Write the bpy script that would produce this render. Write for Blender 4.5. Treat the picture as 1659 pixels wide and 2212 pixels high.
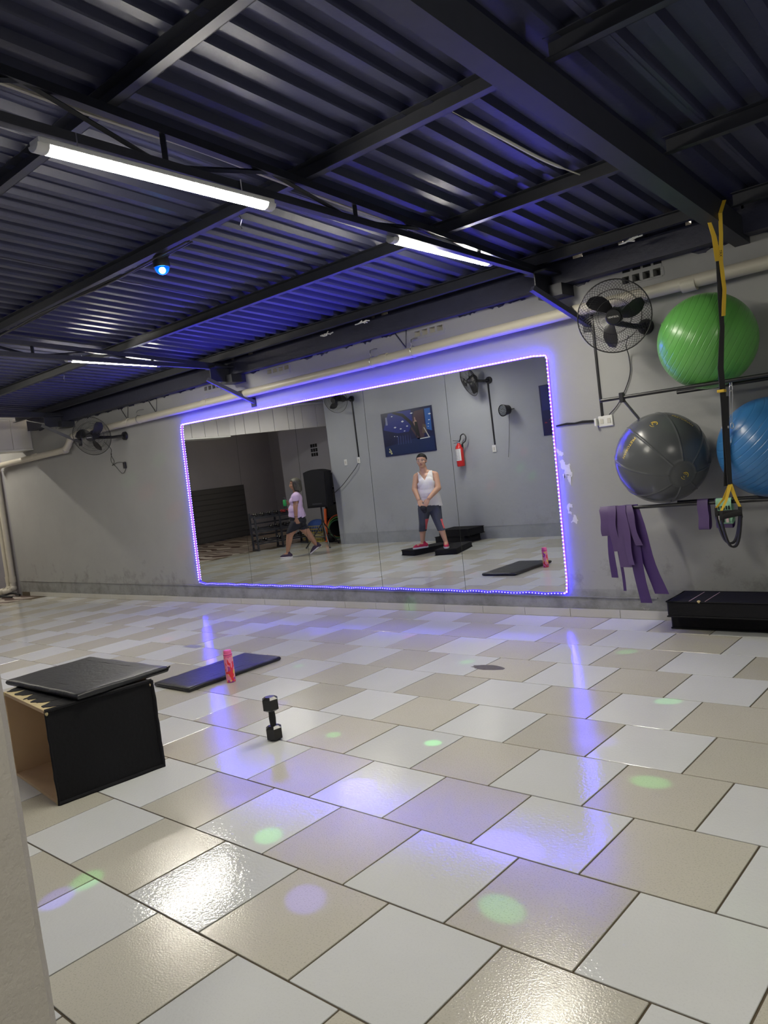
import bpy, math, random
from mathutils import Vector, Matrix, Quaternion
random.seed(7)
for o in list(bpy.data.objects): bpy.data.objects.remove(o)
SC = bpy.context.scene
COL = SC.collection
V = Vector; PI = math.pi
# ------------------------------------------------------------------ camera
F_PX, YAW, PITCH, ROLL = 1670.06, -0.721067, -0.059045, -0.124153
def cam_axes():
    f = V((math.sin(YAW)*math.cos(PITCH), math.cos(YAW)*math.cos(PITCH), math.sin(PITCH)))
    r = V((math.cos(YAW), -math.sin(YAW), 0)); u = r.cross(f)
    c, s = math.cos(ROLL), math.sin(ROLL)
    return c*r+s*u, -s*r+c*u, f
CR, CU, CF = cam_axes()
cd = bpy.data.cameras.new('camera'); cam = bpy.data.objects.new('camera', cd); COL.objects.link(cam)
cd.sensor_fit = 'VERTICAL'; cd.sensor_height = 36.0; cd.lens = F_PX*36.0/2212.0
cd.clip_start = 0.05; cd.clip_end = 200
CAM = V((0, -5.802, 1.45))
m = Matrix.Identity(4)
for i in range(3):
    m[i][0] = CR[i]; m[i][1] = CU[i]; m[i][2] = -CF[i]; m[i][3] = CAM[i]
cam.matrix_world = m
SC.camera = cam
# ------------------------------------------------------------------ world, exposure
w = bpy.data.worlds.new('World'); SC.world = w; w.use_nodes = True
w.node_tree.nodes['Background'].inputs[0].default_value = (1.0, 0.86, 0.66, 1)
w.node_tree.nodes['Background'].inputs[1].default_value = 0.9
SC.view_settings.view_transform = 'Standard'; SC.view_settings.look = 'None'
SC.view_settings.gamma = 1; SC.view_settings.use_curve_mapping = False
SC.view_settings.exposure = 0.95
SC.cycles.use_denoising = True
SC.cycles.max_bounces = 8; SC.cycles.diffuse_bounces = 4; SC.cycles.glossy_bounces = 4
SC.cycles.sample_clamp_indirect = 6.0; SC.cycles.caustics_reflective = False; SC.cycles.caustics_refractive = False
LAMP_E = 88.0      # emission of the white battens
LED_E = 16.0       # emission of the blue strip
# ------------------------------------------------------------------ materials
MATS = {}
def mat(name, col, rough=0.6, metal=0.0, spec=0.5, var=0.0, vscale=6.0, bump=0.0, bscale=120.0, emit=None, estr=0.0, coat=0.0):
    if name in MATS: return MATS[name]
    mt = bpy.data.materials.new(name); mt.use_nodes = True; MATS[name] = mt
    nt = mt.node_tree; b = nt.nodes['Principled BSDF']
    b.inputs['Base Color'].default_value = (*col, 1); b.inputs['Roughness'].default_value = rough
    b.inputs['Metallic'].default_value = metal; b.inputs['Specular IOR Level'].default_value = spec
    b.inputs['Coat Weight'].default_value = coat
    if emit: b.inputs['Emission Color'].default_value = (*emit, 1); b.inputs['Emission Strength'].default_value = estr
    if var or bump: tc = nt.nodes.new('ShaderNodeTexCoord')
    if var:
        n = nt.nodes.new('ShaderNodeTexNoise'); n.inputs['Scale'].default_value = vscale; n.inputs['Detail'].default_value = 5
        nt.links.new(tc.outputs['Object'], n.inputs['Vector'])
        mx = nt.nodes.new('ShaderNodeMix'); mx.data_type = 'RGBA'
        mx.inputs[6].default_value = (*[c*(1-var) for c in col], 1); mx.inputs[7].default_value = (*[min(1, c*(1+var)) for c in col], 1)
        nt.links.new(n.outputs['Fac'], mx.inputs[0]); nt.links.new(mx.outputs[2], b.inputs['Base Color'])
    if bump:
        n = nt.nodes.new('ShaderNodeTexNoise'); n.inputs['Scale'].default_value = bscale; n.inputs['Detail'].default_value = 3
        nt.links.new(tc.outputs['Object'], n.inputs['Vector'])
        bp = nt.nodes.new('ShaderNodeBump'); bp.inputs['Strength'].default_value = bump; bp.inputs['Distance'].default_value = 0.01
        nt.links.new(n.outputs['Fac'], bp.inputs['Height']); nt.links.new(bp.outputs['Normal'], b.inputs['Normal'])
    return mt

def tile_mat(name, base, dark, rough, bump, bscale, speck):
    mt = bpy.data.materials.new(name); mt.use_nodes = True; MATS[name] = mt
    nt = mt.node_tree; L = nt.links; N = nt.nodes; b = N['Principled BSDF']
    tc = N.new('ShaderNodeTexCoord'); oi = N.new('ShaderNodeObjectInfo'); geo = N.new('ShaderNodeNewGeometry')
    n1 = N.new('ShaderNodeTexNoise'); n1.inputs['Scale'].default_value = 3; n1.inputs['Detail'].default_value = 4
    L.new(geo.outputs['Position'], n1.inputs['Vector'])
    mx = N.new('ShaderNodeMix'); mx.data_type = 'RGBA'; mx.inputs[6].default_value = (*dark, 1); mx.inputs[7].default_value = (*base, 1)
    L.new(n1.outputs['Fac'], mx.inputs[0])
    n2 = N.new('ShaderNodeTexNoise'); n2.inputs['Scale'].default_value = 160; n2.inputs['Detail'].default_value = 2
    L.new(geo.outputs['Position'], n2.inputs['Vector'])
    cr = N.new('ShaderNodeValToRGB'); cr.color_ramp.elements[0].position = .33; cr.color_ramp.elements[1].position = .46
    cr.color_ramp.elements[0].color = (1-speck, 1-speck, 1-speck, 1); cr.color_ramp.elements[1].color = (1, 1, 1, 1)
    L.new(n2.outputs['Fac'], cr.inputs[0])
    m2 = N.new('ShaderNodeMix'); m2.data_type = 'RGBA'; m2.blend_type = 'MULTIPLY'; m2.inputs[0].default_value = 1
    L.new(mx.outputs[2], m2.inputs[6]); L.new(cr.outputs[0], m2.inputs[7])
    # tone varies from tile to tile
    mr = N.new('ShaderNodeMapRange'); mr.inputs[3].default_value = .93; mr.inputs[4].default_value = 1.05
    L.new(oi.outputs['Random'], mr.inputs[0])
    m3 = N.new('ShaderNodeVectorMath'); m3.operation = 'SCALE'; L.new(m2.outputs[2], m3.inputs[0]); L.new(mr.outputs[0], m3.inputs['Scale'])
    L.new(m3.outputs[0], b.inputs['Base Color'])
    b.inputs['Roughness'].default_value = rough
    n3 = N.new('ShaderNodeTexNoise'); n3.inputs['Scale'].default_value = bscale; n3.inputs['Detail'].default_value = 2
    L.new(geo.outputs['Position'], n3.inputs['Vector'])
    bp = N.new('ShaderNodeBump'); bp.inputs['Strength'].default_value = bump; bp.inputs['Distance'].default_value = 0.002
    L.new(n3.outputs['Fac'], bp.inputs['Height']); L.new(bp.outputs['Normal'], b.inputs['Normal'])
    return mt
TW = tile_mat('tile_white_glazed', (.66, .675, .665), (.60, .615, .605), .05, .33, 75, .04)
TB = tile_mat('tile_beige_speckled', (.54, .52, .44), (.485, .465, .39), .15, .25, 150, .16)

def wall_mat(name, col, dirt, bandz, peel=True):
    """painted plaster: mottled, a stained plinth band, flaking near the foot"""
    mt = bpy.data.materials.new(name); mt.use_nodes = True; MATS[name] = mt
    nt = mt.node_tree; L = nt.links; N = nt.nodes; b = N['Principled BSDF']
    geo = N.new('ShaderNodeNewGeometry'); sep = N.new('ShaderNodeSeparateXYZ'); L.new(geo.outputs['Position'], sep.inputs[0])
    n1 = N.new('ShaderNodeTexNoise'); n1.inputs['Scale'].default_value = 1.3; n1.inputs['Detail'].default_value = 8; n1.inputs['Roughness'].default_value = .65
    L.new(geo.outputs['Position'], n1.inputs['Vector'])
    mx = N.new('ShaderNodeMix'); mx.data_type = 'RGBA'
    mx.inputs[6].default_value = (*[c*.86 for c in col], 1); mx.inputs[7].default_value = (*[c*1.12 for c in col], 1)
    L.new(n1.outputs['Fac'], mx.inputs[0])
    # plinth band a little darker
    lt = N.new('ShaderNodeMath'); lt.operation = 'LESS_THAN'; L.new(sep.outputs['Z'], lt.inputs[0]); lt.inputs[1].default_value = bandz
    m1 = N.new('ShaderNodeMix'); m1.data_type = 'RGBA'; m1.blend_type = 'MULTIPLY'; m1.inputs[7].default_value = (.84, .85, .86, 1)
    L.new(lt.outputs[0], m1.inputs[0]); L.new(mx.outputs[2], m1.inputs[6])
    # damp stains low on the wall
    n2 = N.new('ShaderNodeTexNoise'); n2.inputs['Scale'].default_value = 4.5; n2.inputs['Detail'].default_value = 9; n2.inputs['Roughness'].default_value = .7
    L.new(geo.outputs['Position'], n2.inputs['Vector'])
    mrz = N.new('ShaderNodeMapRange'); mrz.inputs[1].default_value = .0; mrz.inputs[2].default_value = .75; mrz.inputs[3].default_value = .17; mrz.inputs[4].default_value = -.12
    L.new(sep.outputs['Z'], mrz.inputs[0])
    ad = N.new('ShaderNodeMath'); ad.operation = 'ADD'; L.new(n2.outputs['Fac'], ad.inputs[0]); L.new(mrz.outputs[0], ad.inputs[1])
    cr = N.new('ShaderNodeValToRGB'); cr.color_ramp.elements[0].position = .55; cr.color_ramp.elements[1].position = .75
    cr.color_ramp.elements[0].color = (0, 0, 0, 1); cr.color_ramp.elements[1].color = (dirt, dirt, dirt, 1)
    L.new(ad.outputs[0], cr.inputs[0])
    m2 = N.new('ShaderNodeMix'); m2.data_type = 'RGBA'; m2.inputs[7].default_value = (col[0]*.42, col[1]*.42, col[2]*.4, 1)
    L.new(cr.outputs[0], m2.inputs[0]); L.new(m1.outputs[2], m2.inputs[6])
    last = m2
    if peel:
        n3 = N.new('ShaderNodeTexNoise'); n3.inputs['Scale'].default_value = 9; n3.inputs['Detail'].default_value = 10; n3.inputs['Roughness'].default_value = .75
        L.new(geo.outputs['Position'], n3.inputs['Vector'])
        mz = N.new('ShaderNodeMapRange'); mz.inputs[1].default_value = .05; mz.inputs[2].default_value = .35; mz.inputs[3].default_value = .05; mz.inputs[4].default_value = -.2
        L.new(sep.outputs['Z'], mz.inputs[0])
        a2 = N.new('ShaderNodeMath'); a2.operation = 'ADD'; L.new(n3.outputs['Fac'], a2.inputs[0]); L.new(mz.outputs[0], a2.inputs[1])
        c2 = N.new('ShaderNodeValToRGB'); c2.color_ramp.elements[0].position = .61; c2.color_ramp.elements[1].position = .64
        c2.color_ramp.elements[0].color = (0, 0, 0, 1); c2.color_ramp.elements[1].color = (.6, .6, .6, 1)
        L.new(a2.outputs[0], c2.inputs[0])
        m3 = N.new('ShaderNodeMix'); m3.data_type = 'RGBA'; m3.inputs[7].default_value = (.38, .38, .36, 1)
        L.new(c2.outputs[0], m3.inputs[0]); L.new(m2.outputs[2], m3.inputs[6]); last = m3
    L.new(last.outputs[2], b.inputs['Base Color'])
    b.inputs['Roughness'].default_value = .62
    n4 = N.new('ShaderNodeTexNoise'); n4.inputs['Scale'].default_value = 14; n4.inputs['Detail'].default_value = 8
    L.new(geo.outputs['Position'], n4.inputs['Vector'])
    bp = N.new('ShaderNodeBump'); bp.inputs['Strength'].default_value = .35; bp.inputs['Distance'].default_value = 0.008
    L.new(n4.outputs['Fac'], bp.inputs['Height']); L.new(bp.outputs['Normal'], b.inputs['Normal'])
    return mt
WALL = wall_mat('grey_wall_paint', (.325, .327, .322), .75, .235)
WALLB = wall_mat('grey_wall_paint_back', (.345, .36, .385), .25, .215, peel=False)
WALLS = wall_mat('warm_grey_plaster', (.29, .285, .32), .2, .02, peel=False)
JAMB = mat('pale_jamb_paint', (.50, .47, .43), .7, var=.06, vscale=9, bump=.4, bscale=90)
GROUT = mat('grout', (.085, .065, .04), .9, var=.3, vscale=30)
STEEL = mat('dark_painted_steel', (.022, .024, .034), .45, var=.3, vscale=14)
SHEET = mat('navy_roof_paint', (.030, .033, .070), .42, var=.25, vscale=3, bump=.15, bscale=25)
BAND = mat('navy_lintel_paint', (.026, .028, .055), .5, var=.25, vscale=9, bump=.4, bscale=20)
PVC = mat('aged_pvc', (.52, .49, .41), .35, var=.06, vscale=8)
PVCW = mat('white_pvc', (.62, .62, .60), .4)
CHROME = mat('zinc_steel', (.6, .6, .6), .3, 1.0)
MIRROR = mat('mirror_silver', (.84, .87, .87), .0, 1.0)
MIRE = mat('mirror_edge', (.03, .035, .035), .4)
BLACK = mat('black_plastic', (.012, .012, .014), .38)
BLACKM = mat('black_matt', (.006, .006, .008), .7, spec=.25)
VINYL = mat('black_vinyl', (.011, .012, .015), .42, bump=.25, bscale=40)
FABRIC = mat('black_cover_cloth', (.005, .005, .007), .75, spec=.25, bump=.3, bscale=60, var=.35, vscale=5)
WHITE = mat('white_plastic', (.68, .68, .66), .4)
MDF = mat('mdf_board', (.60, .42, .24), .75, var=.22, vscale=4)
WOODT = mat('torn_edge_board', (.52, .42, .22), .8, var=.2, vscale=20)
RUBBER = mat('black_rubber_gloss', (.012, .012, .013), .28)
LAMP = mat('batten_diffuser', (.9, .9, .86), .4, emit=(1.0, .95, .82), estr=LAMP_E)
LAMPB = mat('batten_body', (.6, .6, .6), .4)
LEDS = [(mat('blue_strip_tube_%s' % n_, (.05, .05, .5), .3, emit=(.022, .008, 1.0), estr=LED_E*k_), mat('blue_led_chip_%s' % n_, (.3, .3, 1), .3, emit=(.075, .07, 1.0), estr=c_)) for n_, k_, c_ in (('left', 1.1, 50), ('top', 3.0, 80), ('right', 1.1, 50), ('bottom', .12, 7))]
BANDP = mat('purple_latex', (.085, .048, .15), .5, var=.12, vscale=10, bump=.1, bscale=30)
BANDD = mat('deep_purple_latex', (.05, .02, .12), .5, var=.12, vscale=10)
YEL = mat('yellow_webbing', (.70, .46, .03), .6, bump=.3, bscale=300)
WEB = mat('black_webbing', (.010, .010, .012), .65)
FOAM = mat('black_foam_grip', (.016, .016, .017), .8, bump=.3, bscale=200)
SKIN = mat('skin', (.52, .30, .20), .5, var=.05, vscale=20)
SKINB = mat('tanned_skin', (.36, .19, .12), .5, var=.05, vscale=20)
RED = mat('red_enamel', (.55, .02, .02), .25)
PINK = mat('pink_plastic', (.80, .13, .33), .3)

# ------------------------------------------------------------------ mesh builder
def basis(d):
    d = V(d).normalized(); a = V((0, 0, 1)) if abs(d.z) < .9 else V((1, 0, 0))
    x = d.cross(a).normalized(); return x, d.cross(x).normalized(), d
class MB:
    def __init__(s): s.v = []; s.f = []; s.m = []
    def add(s, vs, fs, mi=0):
        o = len(s.v); s.v += [tuple(v) for v in vs]; s.f += [tuple(i+o for i in f) for f in fs]; s.m += [mi]*len(fs); return s
    def box(s, a, b, mi=0, M=None, bev=0.0):
        a = V(a); b = V(b); lo = V([min(a[i], b[i]) for i in range(3)]); hi = V([max(a[i], b[i]) for i in range(3)])
        if bev <= 0:
            vs = [V((x, y, z)) for x in (lo.x, hi.x) for y in (lo.y, hi.y) for z in (lo.z, hi.z)]
            fs = [(0, 1, 3, 2), (4, 6, 7, 5), (0, 4, 5, 1), (2, 3, 7, 6), (0, 2, 6, 4), (1, 5, 7, 3)]
        else:
            vs = []; fs = []; idx = {}
            for ix in (0, 1):
                for iy in (0, 1):
                    for iz in (0, 1):
                        c = [(lo, hi)[i][k] for k, i in enumerate((ix, iy, iz))]; sg = [1-2*i for i in (ix, iy, iz)]
                        for k in range(3):
                            p = [c[j]+(0 if j == k else sg[j]*bev) for j in range(3)]
                            idx[(ix, iy, iz, k)] = len(vs); vs.append(V(p))
            I = idx
            for k in range(3):
                o1, o2 = [j for j in range(3) if j != k]
                for sd in (0, 1):
                    q = []
                    for (p, r) in ((0, 0), (1, 0), (1, 1), (0, 1)):
                        key = [0]*3; key[k] = sd; key[o1] = p; key[o2] = r; q.append(I[(*key, k)])
                    fs.append(tuple(q))
            for k in range(3):                     # edges along axis k
                o1, o2 = [j for j in range(3) if j != k]
                for p in (0, 1):
                    for r in (0, 1):
                        e0 = [0]*3; e0[o1] = p; e0[o2] = r; e1 = list(e0); e1[k] = 1
                        fs.append((I[(*e0, o1)], I[(*e1, o1)], I[(*e1, o2)], I[(*e0, o2)]))
            for ix in (0, 1):
                for iy in (0, 1):
                    for iz in (0, 1): fs.append(tuple(I[(ix, iy, iz, k)] for k in range(3)))
        if M is not None: vs = [M @ v for v in vs]
        return s.add(vs, fs, mi)
    def cyl(s, a, b, r, r2=None, n=12, mi=0, caps=True):
        r2 = r if r2 is None else r2; a = V(a); b = V(b); x, y, d = basis(b-a)
        vs = []; fs = []
        for p, rr in ((a, r), (b, r2)):
            vs += [p+(x*math.cos(2*PI*i/n)+y*math.sin(2*PI*i/n))*rr for i in range(n)]
        fs += [(i, (i+1) % n, n+(i+1) % n, n+i) for i in range(n)]
        if caps: fs += [tuple(range(n))[::-1], tuple(range(n, 2*n))]
        return s.add(vs, fs, mi)
    def tube(s, pts, r, n=6, mi=0, close=False, up=None):
        pts = [V(p) for p in pts]; k = len(pts); vs = []; fs = []
        rr = r if isinstance(r, (list, tuple)) else [r]*k
        px = None
        for i, p in enumerate(pts):
            t = (pts[(i+1) % k]-pts[i-1]) if close else (pts[min(i+1, k-1)]-pts[max(i-1, 0)])
            if t.length < 1e-9: t = V((0, 0, 1))
            t.normalize()
            if px is None: x, y, _ = basis(t)
            else:
                x = px-t*px.dot(t)
                x = x.normalized() if x.length > 1e-6 else basis(t)[0]
                y = t.cross(x)
            px = x
            vs += [p+(x*math.cos(2*PI*j/n)+y*math.sin(2*PI*j/n))*rr[i] for j in range(n)]
        e = k if close else k-1
        for i in range(e):
            a = i*n; b = ((i+1) % k)*n
            fs += [(a+j, a+(j+1) % n, b+(j+1) % n, b+j) for j in range(n)]
        if not close: fs += [tuple(range(n))[::-1], tuple(range((k-1)*n, k*n))]
        return s.add(vs, fs, mi)
    def strip(s, pts, wdir, wd, th, mi=0):
        """flat ribbon of width wd (along wdir) and thickness th following pts"""
        pts = [V(p) for p in pts]; k = len(pts); vs = []; fs = []
        wds = wd if isinstance(wd, (list, tuple)) else [wd]*k
        wdv = wdir if isinstance(wdir, list) else [V(wdir)]*k
        for i, p in enumerate(pts):
            t = (pts[min(i+1, k-1)]-pts[max(i-1, 0)]).normalized(); wv = V(wdv[i]).normalized(); n = t.cross(wv)
            n = n.normalized() if n.length > 1e-6 else V((0, 1, 0))
            a = wv*wds[i]*.5; b = n*th*.5
            vs += [p-a-b, p+a-b, p+a+b, p-a+b]
        for i in range(k-1):
            o = i*4
            fs += [(o+j, o+(j+1) % 4, o+4+(j+1) % 4, o+4+j) for j in range(4)]
        fs += [(3, 2, 1, 0), tuple((k-1)*4+j for j in range(4))]
        return s.add(vs, fs, mi)
    def sph(s, c, r, n=16, m_=10, mi=0, M=None):
        r = (r, r, r) if not isinstance(r, (tuple, list)) else r; c = V(c)
        vs = [V((0, 0, r[2]))]; fs = []
        for i in range(1, m_):
            th = PI*i/m_
            vs += [V((r[0]*math.sin(th)*math.cos(2*PI*j/n), r[1]*math.sin(th)*math.sin(2*PI*j/n), r[2]*math.cos(th))) for j in range(n)]
        vs.append(V((0, 0, -r[2])))
        fs += [(0, 1+j, 1+(j+1) % n) for j in range(n)]
        for i in range(m_-2):
            a = 1+i*n; b = a+n
            fs += [(a+j, b+j, b+(j+1) % n, a+(j+1) % n) for j in range(n)]
        a = 1+(m_-2)*n; fs += [(a+j, len(vs)-1, a+(j+1) % n) for j in range(n)]
        if M is not None: vs = [M @ v for v in vs]
        return s.add([c+v for v in vs], fs, mi)
    def rc(s, a, ra, b, rb, n=14, mi=0):
        """tapered capsule"""
        a = V(a); b = V(b); x, y, d = basis(b-a); pr = []
        for i in range(5): t = PI/2*(1-i/5); pr.append((a-d*ra*math.sin(t), ra*math.cos(t)))
        pr.append((a, ra)); pr.append((b, rb))
        for i in range(1, 6): t = PI/2*i/5; pr.append((b+d*rb*math.sin(t), rb*math.cos(t)))
        vs = []; fs = []
        for p, r in pr: vs += [p+(x*math.cos(2*PI*j/n)+y*math.sin(2*PI*j/n))*max(r, 1e-4) for j in range(n)]
        for i in range(len(pr)-1): fs += [(i*n+j, i*n+(j+1) % n, (i+1)*n+(j+1) % n, (i+1)*n+j) for j in range(n)]
        fs += [tuple(range(n))[::-1], tuple(range((len(pr)-1)*n, len(pr)*n))]
        return s.add(vs, fs, mi)
    def lathe(s, prof, n=24, mi=0, M=None, mis=None):
        vs = []; fs = []; ms = []
        for r, z in prof: vs += [V((max(r, 1e-5)*math.cos(2*PI*j/n), max(r, 1e-5)*math.sin(2*PI*j/n), z)) for j in range(n)]
        if M is not None: vs = [M @ v for v in vs]
        o = len(s.v)
        for i in range(len(prof)-1):
            fs += [(i*n+j, i*n+(j+1) % n, (i+1)*n+(j+1) % n, (i+1)*n+j) for j in range(n)]
        fs += [tuple(range(n))[::-1], tuple(range((len(prof)-1)*n, len(prof)*n))]
        return s.add(vs, fs, mi)
    def build(s, name, mats, parent=None, smooth=None, loc=None, label=None, cat=None, group=None, kind=None, angle=40):
        me = bpy.data.meshes.new(name)
        o0 = V(loc) if loc is not None else V((0, 0, 0))
        vs = [tuple(V(v)-o0) for v in s.v] if loc is not None else s.v
        me.from_pydata(vs, [], s.f)
        mats = mats if isinstance(mats, (list, tuple)) else [mats]
        for mm in mats: me.materials.append(mm)
        if len(mats) > 1: me.polygons.foreach_set('material_index', s.m)
        if smooth is not False:
            me.polygons.foreach_set('use_smooth', [True]*len(me.polygons)); me.set_sharp_from_angle(angle=math.radians(angle))
        me.update()
        o = bpy.data.objects.new(name, me); COL.objects.link(o)
        if parent is not None: o.parent = parent
        if loc is not None: o.location = o0
        tag(o, label, cat, group, kind)
        return o
def tag(o, label=None, cat=None, group=None, kind=None):
    if label: o['label'] = label
    if cat: o['category'] = cat
    if group: o['group'] = group
    if kind: o['kind'] = kind
    return o
def thing(name, label, cat, loc=(0, 0, 0), group=None, M=None):
    o = bpy.data.objects.new(name, None); COL.objects.link(o); o.empty_display_size = .1
    o.location = loc
    if M is not None: o.matrix_world = M
    return tag(o, label, cat, group)
def L(*p): return p
def copy_tree(root, M=None, loc=None):
    r = root.copy(); COL.objects.link(r)
    if M is not None: r.matrix_world = M
    if loc is not None: r.location = loc
    for ch in root.children:
        c = ch.copy(); COL.objects.link(c); c.parent = r
        for g in ch.children: d = g.copy(); COL.objects.link(d); d.parent = c
    return r
def frame(loc, z, up=(0, 0, 1)):
    """matrix at loc whose +Z looks along z and +Y leans to up"""
    z = V(z).normalized(); x = V(up).cross(z).normalized(); y = z.cross(x)
    M_ = Matrix.Identity(4)
    for i in range(3): M_[i][0] = x[i]; M_[i][1] = y[i]; M_[i][2] = z[i]; M_[i][3] = loc[i]
    return M_
def catmull(pts, k=6):
    pts = [V(p) for p in pts]; P = [pts[0]]+pts+[pts[-1]]; out = []
    for i in range(1, len(P)-2):
        for j in range(k):
            t = j/k; a, b, c, d = P[i-1], P[i], P[i+1], P[i+2]
            out.append(.5*((2*b)+(c-a)*t+(2*a-5*b+4*c-d)*t*t+(3*b-a-3*c+d)*t**3))
    out.append(P[-2]); return out

def text_mesh(txt, size, ext=.0006):
    cu = bpy.data.curves.new('txt', 'FONT'); cu.body = txt; cu.size = size; cu.extrude = ext; cu.align_x = 'CENTER'; cu.align_y = 'CENTER'
    cu.resolution_u = 3
    o = bpy.data.objects.new('txt', cu); COL.objects.link(o)
    dg = bpy.context.evaluated_depsgraph_get(); dg.update()
    me = bpy.data.meshes.new_from_object(o.evaluated_get(dg))
    vs = [v.co.copy() for v in me.vertices]; fs = [tuple(p.vertices) for p in me.polygons]
    bpy.data.objects.remove(o); bpy.data.meshes.remove(me); bpy.data.curves.remove(cu)
    return vs, fs

# ================================================================== THE SETTING
ROOF0, KS = 2.885, .08          # underside of the sheets is z = ROOF0 - KS*y
def roofz(y, off=0): return ROOF0+off-KS*y
# ---- floor: grout bed and tiles
b = MB(); b.box((-13.0, -9.2, -.12), (2.6, .0, -.004))
floor = b.build('floor', GROUT, kind='structure', smooth=False)
TD, TWD, ROT = .4532933, .4498619, -.0108603
ct, st = math.cos(ROT), math.sin(ROT)
def t2w(x, y, z=0): return V((ct*x-st*y, st*x+ct*y-5.802, z))
def pix(p):
    d = V(p)-CAM; z = d.dot(CF)
    if z < .1: return None
    return (829.5+F_PX*d.dot(CR)/z, 1106-F_PX*d.dot(CU)/z)
def tile_template(name, mt):
    b = MB(); hx, hy, g = TWD/2, TD/2, .0036
    b.box((-hx+g, -hy+g, -.010), (hx-g, hy-g, 0), bev=.0012)
    me = bpy.data.meshes.new(name); me.from_pydata(b.v, [], b.f); me.materials.append(mt); return me
meW = tile_template('tile_white', TW); meB = tile_template('tile_beige', TB)
cand = []
for r in range(-7, 14):
    ph = (1.517 if r % 2 == 0 else .024)+.0125*r
    y = .8616215+TD*(r-0)-TD/2+TD*0
    yc = .8616215+TD*r-TD/2+TD            # between L(r) and L(r+1)
    for j in range(-32, 10):
        xw = (ph+j)*TWD; xc = xw+TWD/2
        p = t2w(xc, yc)
        if not (-13.0+.2 < p.x < 2.5 and -9.0 < p.y < .05): continue
        white = (j % 2 == 0)
        a = [pix(t2w(xc+sx*TWD/2, yc+sy*TD/2)) for sx, sy in ((-1, -1), (1, -1), (1, 1), (-1, 1))]
        area = 0
        if all(a):
            cx = sum(q[0] for q in a)/4; cy = sum(q[1] for q in a)/4
            if -250 < cx < 1909 and 0 < cy < 2450:
                area = abs(sum(a[i][0]*a[(i+1) % 4][1]-a[(i+1) % 4][0]*a[i][1] for i in range(4)))/2
        cand.append((area, p, white))
cand.sort(key=lambda c: -c[0])
rest = MB()
for i, (area, p, white) in enumerate(cand):
    if i < 298 and area > 0:
        mm = meW if white else meB
        if p.y > -.235:        # the last row is cut along the mirror wall
            q_ = MB(); Mr = Matrix.Rotation(ROT, 4, 'Z'); Mi_ = Mr.inverted()
            for v_ in mm.vertices: w_ = Mr @ v_.co; w_.y = min(w_.y, -.004-p.y); q_.v.append(tuple(Mi_ @ w_))
            m_2 = bpy.data.meshes.new('tile_cut'); m_2.from_pydata(q_.v, [], [tuple(f_.vertices) for f_ in mm.polygons]); m_2.materials.append(TW if white else TB); mm = m_2
        o = bpy.data.objects.new('tile', mm); COL.objects.link(o); o.parent = floor
        o.location = p+V((0, 0, random.uniform(-.0004, .0004))); o.rotation_euler = (random.uniform(-.0012, .0012), random.uniform(-.0012, .0012), ROT)
    else:
        Mx = Matrix.Translation(p) @ Matrix.Rotation(ROT, 4, 'Z')
        g = .0036
        rest.box((-TWD/2+g, -TD/2+g, -.010), (TWD/2-g, TD/2-g, 0), mi=0 if white else 1, M=Mx)
rest.v = [(v_[0], min(v_[1], -.003), v_[2]) for v_ in rest.v]
rest.build('tile', [TW, TB], floor, smooth=False, kind='stuff', label='distant and outlying white and beige floor tiles')

# ---- patterned pavement outside the open left end
def paving_mat():
    mt = bpy.data.materials.new('patterned_paving'); mt.use_nodes = True
    nt = mt.node_tree; N = nt.nodes; Lk = nt.links; b = N['Principled BSDF']
    geo = N.new('ShaderNodeNewGeometry'); wv = N.new('ShaderNodeTexWave'); wv.inputs['Scale'].default_value = 1.1
    wv.inputs['Distortion'].default_value = 9; wv.inputs['Detail'].default_value = 1; wv.bands_direction = 'Y'
    Lk.new(geo.outputs['Position'], wv.inputs['Vector'])
    cr = N.new('ShaderNodeValToRGB'); cr.color_ramp.elements[0].position = .52; cr.color_ramp.elements[1].position = .58
    cr.color_ramp.elements[0].color = (.10, .065, .055, 1); cr.color_ramp.elements[1].color = (.42, .38, .34, 1)
    Lk.new(wv.outputs['Fac'], cr.inputs[0]); Lk.new(cr.outputs[0], b.inputs['Base Color']); b.inputs['Roughness'].default_value = .6
    return mt
b = MB(); b.box((-17.2, -9.2, -.12), (-13.0, .25, -.004)); b.build('floor_paving', paving_mat(), kind='structure', smooth=False)

# ---- mirror wall (y = 0 face), with openings for the vent bricks
vents = [(-2.43, -2.11, 2.585, 2.645, False), (-4.46, -4.11, 2.60, 2.655, True), (-6.57, -6.19, 2.615, 2.665, True), (-7.74, -7.42, 2.615, 2.665, False)]
b = MB(); b.box((-13.65, 0, -.12), (2.6, .16, 2.585)); b.box((-13.65, 0, 2.665), (2.6, .16, 2.80))
xs = [-13.65]
for v in sorted(vents): xs += [v[0], v[1]]
xs.append(2.6)
for i in range(0, len(xs), 2): b.box((xs[i], 0, 2.585), (xs[i+1], .16, 2.665))
wf = b.build('wall_front', WALL, kind='structure', smooth=False)
for (x0, x1, z0, z1, opn) in vents:
    b = MB(); n = 4; fw = .012; b.box((x0, -.004, 2.575), (x1, .10, z0+.004)); b.box((x0, -.004, z1-.002), (x1, .06, 2.672))
    for k in range(n+1):
        xc = x0+(x1-x0)*k/n; b.box((xc-fw, -.004, z0), (xc+fw, .10, z1))
    if not opn: b.box((x0, .10, 2.585), (x1, .12, 2.665))  # added plate behind the closed vents keeps outside light out of the slots
    b.build('vent_brick', WALL, wf, smooth=False)
# second row of the vent near the fan, black blocks standing for shaded slots
b = MB()
for k in range(4): b.box((-2.41+.08*k, -.003, 2.665), (-2.35+.08*k, .01, 2.69))
b.build('vent_slot', BLACKM, wf, smooth=False)
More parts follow.
